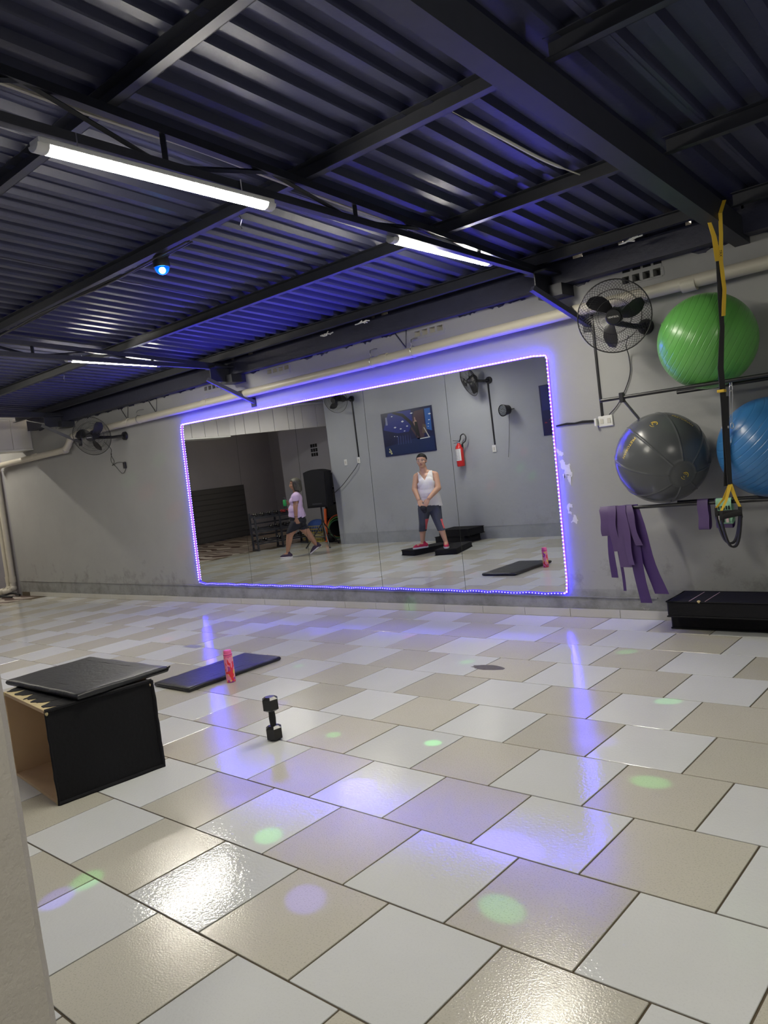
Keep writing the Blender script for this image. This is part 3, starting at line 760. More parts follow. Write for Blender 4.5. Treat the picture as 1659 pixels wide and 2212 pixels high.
f2 = fan('far black wall fan with three still blades, beyond the mirror\'s left end', (-9.87, -.36, 2.345), (.72, -1, -.35), (-9.62, -.035, 2.30), spin=.5)
f3 = fan('black wall fan seen side-on in the mirror, above the red extinguisher', (-7.22, -4.92, 2.66), (-.55, .8, -.35), (-7.0, -5.165, 2.64), text=False)
f4 = fan('black wall fan seen in the mirror at the end of the back wall', (-10.27, -4.90, 2.82), (.15, 1, -.30), (-10.11, -5.165, 2.80), text=False, spin=.9)
f5 = fan('black wall fan whose cage edge shows in the upper left corner', (-2.17, -4.88, 2.66), (.25, 1, -.05), (-2.17, -5.165, 2.62), text=False)
# cords
def cord(label, pts, r=.0035, owner=None):
    o = MB().tube(catmull(pts), r, n=6).build('power_cord', BLACK, owner); bpy.context.view_layer.update()
    if owner is not None: o.matrix_parent_inverse = owner.matrix_world.inverted()
    return o
cord('thin black cord hanging from the near fan to the white socket', [(-2.31, -.25, 2.17), (-2.40, -.10, 2.12), (-2.42, -.02, 2.05), (-2.425, -.012, 1.93), (-2.47, -.012, 1.82), (-2.55, -.012, 1.70), (-2.63, -.014, 1.63)], owner=f1)
cord('looped black cord with a dark plug dangling under the far fan', [(-9.85, -.2, 2.25), (-10.0, -.03, 2.16), (-10.04, -.02, 2.08), (-9.98, -.02, 1.98), (-10.05, -.02, 1.93), (-9.9, -.02, 1.96), (-9.72, -.02, 1.93), (-9.72, -.02, 1.84), (-9.82, -.02, 1.80), (-9.95, -.02, 1.90), (-10.06, -.02, 1.99), (-10.02, -.02, 2.1)], owner=f2)
pl = MB().box((-9.75, -.035, 1.86), (-9.70, -.005, 1.95), bev=.006).build('plug', BLACK, f2, smooth=False); pl.matrix_parent_inverse = f2.matrix_world.inverted()
t = thing('wall_conduit', 'thin black vertical conduit from the near fan down to the white socket', 'conduit', (-2.69, -.01, 1.62))
b = MB(); bar(b, (0, 0, 0), (-.015, 0, .80), .012, .012) if False else b.box((-.008, -.004, 0), (.008, .009, .80)); b.build('channel', BLACK, t, smooth=False)
b = MB(); b.strip([(-3.10, -.008, 1.600), (-3.0, -.010, 1.606), (-2.93, -.010, 1.600), (-2.86, -.010, 1.604), (-2.78, -.01, 1.598), (-2.73, -.009, 1.592)], (0, 0, 1), [.012, .018, .014, .02, .02, .016], .006)
b.build('taped_cable', BLACK, label='black taped cable running from the mirror to the white socket', cat='cable')
def socket(name, label, x, z, y=0, s=1, w_=.075, h_=.12, two=False):
    """s=+1: on the mirror wall (faces -y), s=-1 on the back wall"""
    t = thing(name, label, 'socket' if 'socket' in name else 'switch', (x, y, z))
    d = -s
    MB().box((-w_/2, 0, -h_/2), (w_/2, d*.016, h_/2), bev=.004).build('cover_plate', WHITE, t, smooth=False)
    if two:
        for q in (-.25, .25): MB().box((w_*q-.014, d*.014, -.02), (w_*q+.014, d*.020, .02), bev=.002).build('outlet', mat('ivory', (.55, .53, .48), .4), t, smooth=False)
        MB().box((-w_/2-.02, 0, -.03), (-w_/2, d*.05, .03), bev=.004).build('junction_box', WHITE, t, smooth=False)
    else: MB().box((-.014, d*.014, -.026), (.014, d*.021, .026), bev=.002).build('rocker', mat('ivory', (.55, .53, .48), .4), t, smooth=False)
    return t
socket('power_socket', 'white double power socket on the grey wall right of the mirror', -2.665, 1.585, 0, 1, .12, .085, True)
socket('power_socket', 'white power socket under the black conduit, right of the extinguisher in the mirror', -7.05, 1.51, -5.2, -1)
socket('light_switch', 'white light switch on the back wall seen in the mirror, nearest the speaker', -10.48, 1.61, -5.2, -1)
sk4 = socket('power_socket', 'white power socket on the back wall seen in the mirror, beside the light switch', -10.13, 1.62, -5.2, -1)
for x_, z0, z1, l_ in ((-7.03, 1.57, 2.62, 'black vertical conduit on the back wall right of the extinguisher'), (-10.12, 1.68, 2.76, 'black vertical conduit on the back wall near the speaker')):
    MB().box((x_-.012, -5.2, z0), (x_+.012, -5.185, z1)).build('wall_conduit', BLACK, label=l_, cat='conduit', smooth=False)
cord('black cord curving from the back wall socket down behind the speaker', [(-10.14, -5.18, 1.57), (-10.2, -5.15, 1.48), (-10.38, -5.15, 1.34), (-10.6, -5.15, 1.18), (-10.78, -5.15, 1.08), (-10.95, -5.15, 1.0)], .006, sk4)
# round PAR light on the back wall
t = thing('wall_spotlight', 'round black LED stage spotlight on the back wall, seen in the mirror', 'spotlight', M=frame((-6.68, -5.02, 2.10), (-.25, .9, -.05)))
b = MB(); b.lathe([(.03, -.11), (.075, -.10), (.085, -.03), (.095, 0), (.098, .03), (.09, .035), (.088, .02), (.0, .018)], n=28); b.build('housing', BLACK, t)
for ring, nn in ((.0, 1), (.026, 6), (.050, 12), (.073, 18)):
    for k in range(nn):
        a = 2*PI*k/nn; MB().sph((ring*math.cos(a), ring*math.sin(a), .021), .009, n=8, m_=5).build('lens', mat('clear_lens', (.35, .38, .42), .15), t)
b = MB(); b.tube([(-.10, 0, -.02), (-.115, 0, -.12), (0, 0, -.16), (.115, 0, -.12), (.10, 0, -.02)], .007, n=6); b.build('yoke', BLACK, t)
cord('thin black cord hanging straight from the wall spotlight in the mirror', [(-6.68, -5.17, 2.03), (-6.73, -5.18, 1.7), (-6.79, -5.18, 1.34)], .003, t)
# fire extinguisher
t = thing('fire_extinguisher', 'red fire extinguisher with a white label on the back wall, seen in the mirror', 'extinguisher', (-7.70, -5.11, 1.28))
RR = .068
MB().lathe([(0, 0), (RR*.9, 0), (RR, .015), (RR, .30), (RR*.85, .345), (.03, .375), (.024, .40), (0, .40)], n=28).build('cylinder', RED, t)
vs = []; fs = []; na = 9
for i in range(na):
    a = PI*.62*(i/(na-1))+PI*.22
    for z in (.10, .30): vs.append(V((RR*1.012*math.cos(a), RR*1.012*math.sin(a), z)))
fs = [(2*i, 2*i+2, 2*i+3, 2*i+1) for i in range(na-1)]
lb = MB().add(vs, fs).build('label', WHITE, t)
b = MB()
for k in range(7):
    for q in range(3):
        a = PI*.40+q*.42+random.uniform(-.05, .05); z = .12+.025*k; r = RR*1.02
        b.box((r*math.cos(a)-.008, r*math.sin(a)-.001, z), (r*math.cos(a)+.008, r*math.sin(a)+.001, z+.006))
b.build('print', mat('grey_print', (.12, .12, .2), .6), lb, smooth=False)
MB().cyl((0, 0, .39), (0, 0, .43), .018, n=12).build('valve', CHROME, t)
b = MB(); bar(b, (.01, 0, .43), (-.09, .03, .45), .018, .008); bar(b, (.01, 0, .41), (-.075, .03, .40), .018, .006); b.build('handle', BLACK, t, smooth=False)
b = MB(); b.tube(catmull([(.015, 0, .42), (.05, .01, .46), (.07, .01, .52), (.13, .01, .54), (.17, .01, .49), (.15, .01, .42), (.09, .01, .38), (.07, .01, .33)]), .010, n=8); b.build('hose', BLACK, t)
b = MB(); b.box((-.03, -.09, .30), (.03, -.06, .37)); b.build('wall_bracket', BLACK, t, smooth=False)

# posters on the back wall
def poster(name, label, x0, x1, z0, z1, seed):
    t = thing(name, label, 'poster', ((x0+x1)/2, -5.195, (z0+z1)/2)); W_, H_ = (x1-x0), (z1-z0)
    # u runs to the viewer's right as seen in the mirror (world +x), v runs up
    base_ = mat('poster_navy', (.006, .010, .06), .35, var=.7, vscale=4)
    MB().box((-W_/2, 0, -H_/2), (W_/2, .012, H_/2)).build('canvas', [base_], t, smooth=False)
    def pane(n_, col, poly, dz=.0125, rough=.4):
        pts = [((u-.5)*W_, (v-.5)*H_) for u, v in poly]
        vs = [V((x, dz, z)) for x, z in pts]+[V((x, .010, z)) for x, z in pts]; k = len(pts)
        MB().add(vs, [tuple(range(k))]+[(i, (i+1) % k, k+(i+1) % k, k+i) for i in range(k)]).build(n_, mat('print_%s_%.3f_%.3f_%.3f' % (n_, *col), col, rough), t, smooth=False)
    return t, pane
t, pane = poster('gym_poster', 'dark blue printed poster of a gym interior above the standing woman\'s head', -9.43, -8.24, 1.61, 2.41, 1)
pane('printed_ceiling', (.008, .02, .20), [(.02, .62), (.30, .50), (.52, .50), (.62, .72), (.60, .98), (.15, .98)])
pane('printed_wall', (.06, .03, .05), [(.57, .55), (.68, .30), (.80, .32), (.84, .60), (.84, .95), (.66, .93)], .0127)
pane('printed_window', (.02, .10, .35), [(.86, .5), (.96, .45), (.97, .95), (.86, .95)], .0127)
pane('printed_beam', (.004, .005, .02), [(.28, .99), (.45, .92), (.60, .72), (.72, .38), (.69, .36), (.55, .68), (.42, .86), (.22, .97)], .0130)
pane('printed_floor', (.006, .02, .09), [(.02, .02), (.98, .02), (.98, .33), (.60, .33), (.02, .22)], .0127)
pane('printed_panel', (.10, .07, .055), [(.77, .42), (.87, .42), (.86, .60), (.80, .62)], .0132)
for (u, v, du, dv) in ((.42, .75, .03, .022), (.26, .64, .028, .018), (.50, .63, .022, .016), (.37, .59, .024, .014), (.44, .53, .018, .012), (.61, .90, .03, .014), (.22, .90, .02, .012), (.95, .82, .03, .018), (.93, .69, .022, .012), (.91, .61, .018, .010), (.90, .55, .014, .008), (.23, .44, .012, .01), (.28, .43, .010, .01)):
    pane('printed_lamp', (.65, .68, .75), [(u-du, v), (u, v-dv), (u+du, v), (u, v+dv)], .0134)
pane('printed_stripe', (.55, .58, .62), [(.72, .315), (.91, .325), (.91, .305), (.72, .295)], .0136)
pane('printed_stripe', (.50, .48, .45), [(.82, .55), (.905, .32), (.885, .32), (.81, .54)], .0136)
pane('printed_mirror', (.20, .22, .38), [(.08, .72), (.12, .72), (.115, .90), (.085, .90)], .0136)
# the printed figure and machines as flat shapes
pane('printed_figure', (.35, .22, .18), [(.655, .80), (.67, .80), (.675, .74), (.69, .72), (.70, .62), (.69, .60), (.645, .62), (.63, .70), (.655, .73)], .0138)
pane('printed_outfit', (.01, .01, .012), [(.65, .70), (.70, .69), (.71, .58), (.72, .45), (.73, .33), (.71, .33), (.69, .46), (.67, .46), (.66, .34), (.645, .34), (.655, .50)], .0140)
for k in range(6): pane('printed_machine', (.03, .045, .16), [(.28+.05*k, .24), (.30+.05*k, .24), (.315+.045*k, .42), (.29+.05*k, .44)], .0136)
for (u, v, s_) in ((.09, .10, 1), (.13, .07, -1), (.10, .16, 1), (.12, .12, -1)):
    pane('printed_emblem', (.55, .55, .30), [(u-.012, v), (u+.016*s_, v-.03), (u+.02, v-.02), (u+.002, v+.03)], .0138)
t, pane = poster('gym_poster', 'dark blue poster at the right rim of the mirror, partly cut off', -6.10, -4.92, 1.61, 2.40, 2)
pane('printed_ceiling', (.006, .012, .13), [(.02, .5), (.5, .5), (.6, .98), (.02, .98)])
pane('printed_floor', (.01, .006, .05), [(.02, .02), (.98, .02), (.98, .4), (.02, .3)], .0127)
for (u, v) in ((.05, .25), (.12, .3), (.30, .7), (.5, .75)): pane('printed_glow', (.25, .02, .03), [(u-.02, v), (u, v-.01), (u+.03, v), (u, v+.02)], .0136)

# ================================================================== BALL RACKS AND BALLS
def rack(label, x0, x1, yf, zf, yb, brx, wz):
    t = thing('ball_rack', label, 'rack', (x0, 0, zf)); o = V((x0, 0, zf))
    b = MB(); b.cyl(V((x0, yf, zf))-o, V((x1, yf, zf-.004))-o, .0125, n=12); b.sph(V((x0, yf, zf))-o, .0128, n=12, m_=8); b.build('front_rail', BLACK, t)
    b = MB(); b.cyl(V((x0+.42, yb, zf-.01))-o, V((x1, yb, zf-.012))-o, .0125, n=12); b.build('rear_rail', BLACK, t)
    for bx in brx:
        b = MB(); b.tube([V((bx-.02, -.005, zf-.27))-o, V((bx, yf+.02, zf-.02))-o], .010, n=8)
        b.build('bracket_arm', mat('grey_steel', (.20, .20, .20), .45), t)
        b = MB(); b.box(V((bx-.016, yf-.018, zf-.035))-o, V((bx+.016, yf+.02, zf+.035))-o, bev=.004); b.build('clamp', BLACK, t, smooth=False)
        b = MB(); b.box(V((bx-.04, -.006, zf-.31))-o, V((bx, 0, zf-.23))-o); b.build('wall_plate', BLACK, t, smooth=False)
rack('upper black ball rack of two rails holding the green ball', -2.455, .6, -.50, 1.722, -.16, (-2.30, -.2), 1.57)
rack('lower black ball rack of two rails under the dark grey and blue balls', -2.53, .6, -.45, .932, -.16, (-1.05,), .78)
def ball(label, c, R, m_, ribs, axis, kind='ribs'):
    M_ = frame(c, axis); t = thing('exercise_ball', label, 'ball', group='large exercise balls', M=M_)
    n = 480 if kind == 'ribs' else 96; mm = 150 if kind == 'ribs' else 64; vs = []; fs = []
    for i in range(mm+1):
        th = PI*i/mm
        for j in range(n):
            ph = 2*PI*j/n; r = R
            if kind == 'ribs':      # meridian ridges that stop at a polar disc
                s = abs(math.sin(ph*ribs/2))*math.sin(th); w_ = .055
                d_ = abs(math.asin(min(1, abs(math.sin(ph*ribs/2))))/(ribs/2))*math.sin(th)
                if th > .30 and th < PI-.30: r += .0042*math.exp(-(d_/.016)**2)
                r += .0035*math.exp(-((th-.30)/.025)**2)+.0030*math.exp(-((PI-th-.30)/.03)**2)
            vs.append(V((r*math.sin(th)*math.cos(ph), r*math.sin(th)*math.sin(ph), r*math.cos(th))))
    for i in range(mm):
        fs += [(i*n+j, i*n+(j+1) % n, (i+1)*n+(j+1) % n, (i+1)*n+j) for j in range(n)]
    MB().add(vs, fs).build('ball_skin', m_, t, angle=60)
    MB().cyl((0, 0, R-.003), (0, 0, R+.004), .012, .009, n=14).build('valve_plug', m_, t)
    return t
def ballmat(name, col, freq, rough=.28, ring=True):
    mt = mat(name, col, rough, coat=0.0); nt = mt.node_tree; N = nt.nodes; b = N['Principled BSDF']
    if ring:
        tc = N.new('ShaderNodeTexCoord'); wv = N.new('ShaderNodeTexWave'); wv.inputs['Scale'].default_value = freq; wv.inputs['Distortion'].default_value = .4; wv.bands_direction = 'Z'
        nt.links.new(tc.outputs['Object'], wv.inputs['Vector'])
        cr = N.new('ShaderNodeValToRGB'); cr.color_ramp.elements[0].position = .0; cr.color_ramp.elements[1].position = .12
        cr.color_ramp.elements[0].color = (0, 0, 0, 1); cr.color_ramp.elements[1].color = (1, 1, 1, 1); nt.links.new(wv.outputs['Fac'], cr.inputs[0])
        bp = N.new('ShaderNodeBump'); bp.inputs['Strength'].default_value = .5; bp.inputs['Distance'].default_value = .004
        nt.links.new(cr.outputs[0], bp.inputs['Height']); nt.links.new(bp.outputs['Normal'], b.inputs['Normal'])
    return mt
GB = ballmat('green_pvc_ball', (.125, .40, .085), 9); BB = ballmat('blue_pvc_ball', (.035, .155, .37), 9); AB = ballmat('grey_pvc_ball', (.075, .08, .085), 1, .25, False)
ball('large green exercise ball on the upper black rack', (-1.735, -.345, 2.012), .318, GB, 0, (-.75, -.35, .5), 'rings')
gb = ball('large dark grey exercise ball with raised ribs on the lower rack', (-2.125, -.335, 1.262), .322, AB, 8, (.661, -.650, -.372))
ball('large blue exercise ball cut by the right edge, on the lower rack', (-1.405, -.335, 1.262), .326, BB, 0, (-.6, -.45, .7), 'rings')
# printing on the grey ball, wrapped on its surface (yellow lettering and emblems)
YP = mat('yellow_print', (.62, .46, .05), .4)
BC = V((-2.125, -.335, 1.262))
def wrap(name, label_txt, size, center_dir, up_dir, m_, shapes=None):
    d = V(center_dir).normalized(); up = V(up_dir); up = (up-d*up.dot(d)).normalized(); rt = up.cross(d)
    vs, fs = text_mesh(label_txt, size, 0) if shapes is None else shapes
    out = []
    for v in vs:
        ax = V((v.x, v.y)); q = (d*1.0+rt*math.tan(v.x/.322)+up*math.tan(v.y/.322)).normalized()*(.3235)
        out.append(gb.matrix_world.inverted() @ (BC+q))
    MB().add(out, fs).build(name, m_, gb, smooth=False)
VD = (V((0, -5.802, 1.45))-BC).normalized()         # towards the visitor in the doorway
VR = V((0, 0, 1)).cross(VD).normalized() ; VU = VD.cross(VR)
def ondir(a, c):   # a to the right, c up, in ball radii
    return VD*math.sqrt(max(.02, 1-a*a-c*c))+VR*a+VU*c
wrap('lettering', 'PRETORIAN', .032, ondir(-.66, .30), VR*.82-VU*.57, YP)
def emblem():
    vs = []; fs = []
    for (r0, r1, a0, a1) in ((.020, .025, -.6, 2.6), (.010, .014, .3, 4.6), (.026, .029, 3.4, 4.8)):
        o = len(vs); n = 12
        for i in range(n+1):
            a = a0+(a1-a0)*i/n; vs += [V((r0*math.cos(a), r0*math.sin(a), 0)), V((r1*math.cos(a), r1*math.sin(a), 0))]
        fs += [(o+2*i, o+2*i+1, o+2*i+3, o+2*i+2) for i in range(n)]
    return vs, fs
wrap('printed_emblem', '', 0, ondir(-.09, .74), VU, YP, emblem())
wrap('printed_emblem', '', 0, ondir(.42, -.42), VU, YP, emblem())
wrap('lettering', 'PRETORIAN', .03, ondir(.50, .76), VU*.7+VR*.5, YP)

# ================================================================== SUSPENSION TRAINER hanging from the rafter
t = thing('suspension_trainer', 'black and yellow suspension straps with handles hanging from the rafter before the balls', 'strap', (-1.55, -.62, 2.6))
O = V((-1.55, -.62, 2.6)); R_w = V((.78, .62, 0)).normalized()      # webbing faces the room
def S(*ps): return [V(p)-O for p in ps]
sx = lambda z: -1.512-.062*(2.62-z)
YT = -.62
b = MB(); b.strip(S((sx(2.80)+.02, -.56, 2.83), (sx(2.75)+.015, YT-.02, 2.74), (sx(2.62)+.01, YT, 2.62), (sx(2.45)+.005, YT, 2.45), (sx(2.28)+.02, YT, 2.28), (sx(2.1)+.01, YT, 2.12)), R_w, .024, .004)
b.strip(S((sx(2.7)-.045, -.66, 2.70), (sx(2.62)-.03, YT-.01, 2.62), (sx(2.5)-.01, YT-.01, 2.46)), R_w, [.022, .028, .04], .005); b.build('anchor_strap', YEL, t)
vs, fs = text_mesh('TRX', .022); Mt = frame(V((sx(2.5)+.01, YT-.02, 2.50))-O, (.62, -.78, 0)) @ Matrix.Rotation(-PI/2, 4, 'Z')
MB().add([Mt @ v for v in vs], fs).build('lettering', WEB, t, smooth=False)
b = MB(); b.strip(S((sx(2.46)-.008, YT, 2.46), (sx(2.2)-.006, YT, 2.2), (sx(2.05), YT-.005, 2.05), (sx(1.8), YT-.06, 1.8), (sx(1.55), YT-.02, 1.55), (sx(1.2), YT, 1.2), (sx(1.05)-.012, YT, 1.05)), R_w, [.035, .03, .028, .036, .036, .034, .026], .006)
b.strip(S((sx(1.62)+.012, YT-.012, 1.62), (sx(1.3)+.01, YT-.012, 1.3), (sx(1.06)+.018, YT-.012, 1.06)), R_w, [.03, .032, .03], .006); b.build('main_strap', WEB, t)
b = MB(); b.tube(S((sx(1.7)+.045, YT, 1.70), (sx(1.6)+.05, YT, 1.62), (sx(1.42)+.04, YT, 1.45), (sx(1.4)+.03, YT, 1.42), (sx(1.5)+.03, YT, 1.55), (sx(1.7)+.035, YT, 1.70)), .0025, n=5); b.build('adjuster_cord', CHROME, t)
for (zz, mm, nm) in ((1.655, YEL, 'strap_keeper'), (1.425, WHITE, 'strap_keeper')):
    MB().box(V((sx(zz)-.022, YT-.08 if zz > 1.6 else YT-.012, zz-.009))-O, V((sx(zz)+.022, YT-.03 if zz > 1.6 else YT+.008, zz+.009))-O, bev=.003).build(nm, mm, t, smooth=False)
for (zz) in (1.665, 1.43):
    b = MB(); c_ = V((sx(zz)+.045, YT-.02, zz))-O
    b.tube([c_+R_w*(.010*math.cos(a))+V((0, 0, .018*math.sin(a))) for a in [2*PI*i/12 for i in range(12)]], .003, n=6, close=True); b.build('carabiner', CHROME, t)
def handle(cx, cy, cz, w2, tilt, lb):
    """foam grip between two yellow straps, with a foot loop below"""
    a = V((cx, cy, cz))-R_w*w2+V((0, 0, -tilt)); c = V((cx, cy, cz))+R_w*w2+V((0, 0, tilt)); top = V((sx(1.06)+.02, YT-.01, 1.06))
    MB().cyl(a-O, c-O, .017, n=14).build('grip', FOAM, t)
    for e in (a, c):
        MB().strip([top-O, top.lerp(e, .5)+V((0, .004, 0))-O, e+V((0, 0, .035))-O], V((1, .32, 0)) if e is a else V((1, .1, 0)), [.024, .018, .015], .004).build('handle_strap', YEL, t)
        MB().strip([e+V((0, 0, .04))-O, e+V((0, -.006, 0))-O, e+V((0, 0, -.03))-O], V((1, .3, 0)), .018, .006).build('strap_end', WEB, t)
    pts = []
    for i in range(17):
        u = i/16; x = -1+2*u; mid = a.lerp(c, u); dp = lb*(1-abs(x)**2.6)
        pts.append(mid+V((0, -.01, -.02-dp))-O)
    MB().strip(pts, [V((.62, -.78, .0))]*17, .026, .011).build('foot_loop', WEB, t)
handle(sx(.88)+.025, YT-.03, .865, .062, .006, .185)
handle(sx(.88)-.020, YT+.06, .870, .075, -.004, .18)

# ================================================================== RESISTANCE BANDS
def band(label, x, yf, zt, zb, w_, back, m_, lean=0.0, twist=0.0, grp='purple bands over the lower rack end'):
    pts = []; z0 = zt+.018
    for i in range(5): u = i/4; pts.append(V((x, yf+.07*(1-u)+.005, z0-back*(1-u) if False else z0-back*(1-u)**1.3)))
    pts.append(V((x, yf-.012, z0+.001)))
    n = 9
    for i in range(1, n+1): u = i/n; pts.append(V((x+lean*u+.006*math.sin(u*7+x*40), yf-.024-.012*math.sin(u*PI), z0+(zb-z0)*u)))
    wd = [w_*(.7+.3*min(1, i/6)) for i in range(len(pts))]
    wv = [V((math.cos(twist*i/len(pts)+.15*math.sin(i*.8+x*30)), -math.sin(twist*i/len(pts)+.15*math.sin(i*.8+x*30)), 0)) for i in range(len(pts))]
    return MB().strip(pts, wv, wd, .0022).build('resistance_band', m_, label=label, cat='band', group=grp)
ZR = .932
band('short leftmost purple latex band over the lower rack', -2.535, -.45, ZR, .735, .075, .10, BANDP, -.0)
band('very long dark purple band, narrow, at the left of the bunch', -2.500, -.438, ZR, .42, .055, .08, BANDD, -.02, .3)
band('thin purple ribbon hanging lowest under the narrow left band', -2.462, -.432, ZR, .32, .022, .05, BANDD, .01)
band('purple latex band of middle length, second from the left', -2.475, -.464, ZR, .62, .060, .12, BANDP, .01)
band('wide purple latex band in the centre of the bunch', -2.425, -.455, ZR, .50, .095, .14, BANDP, .02)
band('purple latex band hanging in front, right of the wide one', -2.385, -.474, ZR, .52, .050, .10, BANDP, .03, .2)
band('long purple band reaching near the floor, broad and dark', -2.365, -.440, ZR, .235, .085, .14, BANDD, .07)
band('purple band flaring out to the right near the floor', -2.345, -.425, ZR, .30, .105, .12, BANDD, .16, .15)
band('short purple latex band at the right of the bunch', -2.345, -.468, ZR, .66, .052, .14, BANDP, .05)
# folded pieces by the strap
def fold(label, x, zb, w_, m_, y0=-.45):
    pts = [V((x, y0+.03, .80)), V((x, y0+.028, .9)), V((x, y0+.012, .952)), V((x, y0-.012, .953)), V((x, y0-.026, .9)), V((x+.005, y0-.03, .84)), V((x, y0-.034, zb+.02)), V((x, y0-.022, zb)), V((x+.01, y0-.008, zb+.02)), V((x+.012, y0-.006, .84))]
    return MB().strip(catmull(pts, 4), (1, -.15, 0), w_, .0025).build('resistance_band', m_, label=label, cat='band')
fold('folded purple band on the rack left of the strap handles', -1.83, .755, .075, BANDP)
fold('second folded purple band half hidden by the strap handles', -1.70, .760, .11, BANDP, -.44)
# printed band, mint with dark and pink marks
t = fold('mint green printed fabric band behind the strap handles', -1.69, .79, .105, mat('mint_fabric', (.26, .50, .34), .7, var=.5, vscale=35), -.462)
for k in range(3):
    MB().box((-1.735+.03*k, -.506, .80), (-1.718+.03*k, -.500, .86)).build('printed_stripe', (mat('pale_pink_print', (.65, .5, .52), .7), BLACKM, mat('pale_pink_print', (.65, .5, .52), .7))[k], t, smooth=False)
for k in range(6):
    MB().box((-1.735+.016*k, -.504, .885), (-1.727+.016*k, -.500, .91)).build('printed_mark', BLACKM, t, smooth=False)

# ================================================================== FLOOR OBJECTS
def rot_frame(p, ang, z=0): return Matrix.Translation((p[0], p[1], z)) @ Matrix.Rotation(ang, 4, 'Z')
def padded(b, L_, W_, T_, rad, seg=5, mi=0, wob=.0, nx=14, ny=8):
    """soft slab with rounded rim, centred, base at z=0"""
    vs = []; fs = []
    prof = [(0, 0)]+[(rad*math.sin(PI*i/seg), T_/2-T_/2*math.cos(PI*i/seg)) for i in range(seg+1)]
    loop = []
    for i in range(nx): loop.append((-L_/2+L_*i/nx, -W_/2))
    for i in range(ny): loop.append((L_/2, -W_/2+W_*i/ny))
    for i in range(nx): loop.append((L_/2-L_*i/nx, W_/2))
    for i in range(ny): loop.append((-L_/2, W_/2-W_*i/ny))
    n = len(loop); rings = [( -rad, 0)]+[(-rad+rad*math.sin(PI*i/seg) , T_*(1-math.cos(PI*i/seg))/2) for i in range(seg+1)]+[(-rad*2.2, T_*1.04), (-rad*5, T_*1.06)]
    for off, z in rings:
        for (x, y) in loop:
            sx_ = (L_/2+off)/(L_/2); sy_ = (W_/2+off)/(W_/2)
            vs.append(V((x*sx_, y*sy_, z+(wob*math.sin(x*23+y*17)*(z > T_*.5)))))
    for k in range(len(rings)-1): fs += [(k*n+i, k*n+(i+1) % n, (k+1)*n+(i+1) % n, (k+1)*n+i) for i in range(n)]
    fs += [tuple(range(n))[::-1], tuple(range((len(rings)-1)*n, len(rings)*n))]
    return b.add(vs, fs, mi)
# step boxes stacked at the right
def step_box(label, p, ang, L_, W_, H_, z=0, grp=None, chips=(), name='step_box', piping=True, stripes=False):
    M_ = rot_frame(p, ang, z); t = thing(name, label, 'step box', group=grp, M=M_)
    MB().box((-L_/2, -W_/2, 0.004), (L_/2, W_/2, H_), bev=.012).build('cover', FABRIC, t, smooth=False)
    if piping:
        for zz in (.008, H_-.003):
            b = MB(); b.tube([(-L_/2, -W_/2, zz), (L_/2, -W_/2, zz), (L_/2, W_/2, zz), (-L_/2, W_/2, zz)], .006, n=6, close=True); b.build('piping', FABRIC, t)
    for (x, y, zc, s_) in chips:
        b = MB(); b.sph((x, y, zc), (s_, s_*.7, s_*.8), n=7, m_=5); b.build('worn_corner', WOODT, t, smooth=False)
    if stripes:
        for k in range(2): MB().box((-L_*.30+.11*k, -W_/2+.01, H_), (-L_*.30+.11*k+.006, W_/2-.03, H_+.0015)).build('stripe', mat('pale_stripe', (.45, .30, .32), .6), t, smooth=False)
    return t
step_box('lower of two stacked black step boxes on the floor at right', (-1.80, -.147), .0, .82, .23, .118, 0, 'stacked step boxes', [(.30, -.118, .012, .012)])
step_box('upper of two stacked black step boxes, with pale stripes on top', (-1.78, -.235), .0, .78, .36, .118, .122, 'stacked step boxes', [(-.16, -.178, .118, .014)], stripes=True)

# plyometric box, open end toward the camera, with a loose cushion
A_ = V((-3.765, -4.178, 0)); ang = math.atan2(.55, .07)-PI/2
PW, PD, PH = .685, .55, .472
t = thing('plyo_box', 'open-ended black covered wooden jump box with torn corners at left', 'box', M=rot_frame(A_, ang))   # local: x from -PW..0, y 0..PD
th = .016
for nm, a, c in (('side_panel', (-.0-th, 0, 0), (0, PD, PH)), ('side_panel', (-PW, 0, 0), (-PW+th, PD, PH)), ('bottom_panel', (-PW+th, 0, 0), (-th, PD, th)), ('top_panel', (-PW+th, 0, PH-th), (-th, PD, PH)), ('back_panel', (-PW+th, PD-th, th), (-th, PD, PH-th))):
    MB().box(a, c).build(nm, MDF, t, smooth=False)
MB().box((0, .002, .002), (.006, PD-.002, PH-.002), bev=.002).build('side_cover', FABRIC, t, smooth=False)
MB().box((-PW-.004, .0, .002), (-PW, PD, PH), bev=.001).build('side_cover', FABRIC, t, smooth=False)
for a, c in (((.004, .0, .0), (.004, PD, .0)), ((.004, PD, 0), (.004, PD, PH)), ((.004, PD, PH), (.004, 0, PH)), ((.002, 0, .0), (.002, 0, PH))):
    a = V(a); c = V(c); n_ = 14
    MB().tube([a.lerp(c, i/n_)+V((random.uniform(-.001, .002), random.uniform(-.002, .002), .008 if a.z == c.z == 0 else 0)) for i in range(n_+1)], .011 if a.y != 0 or a.z == c.z else .006, n=7).build('rolled_edge', FABRIC, t)
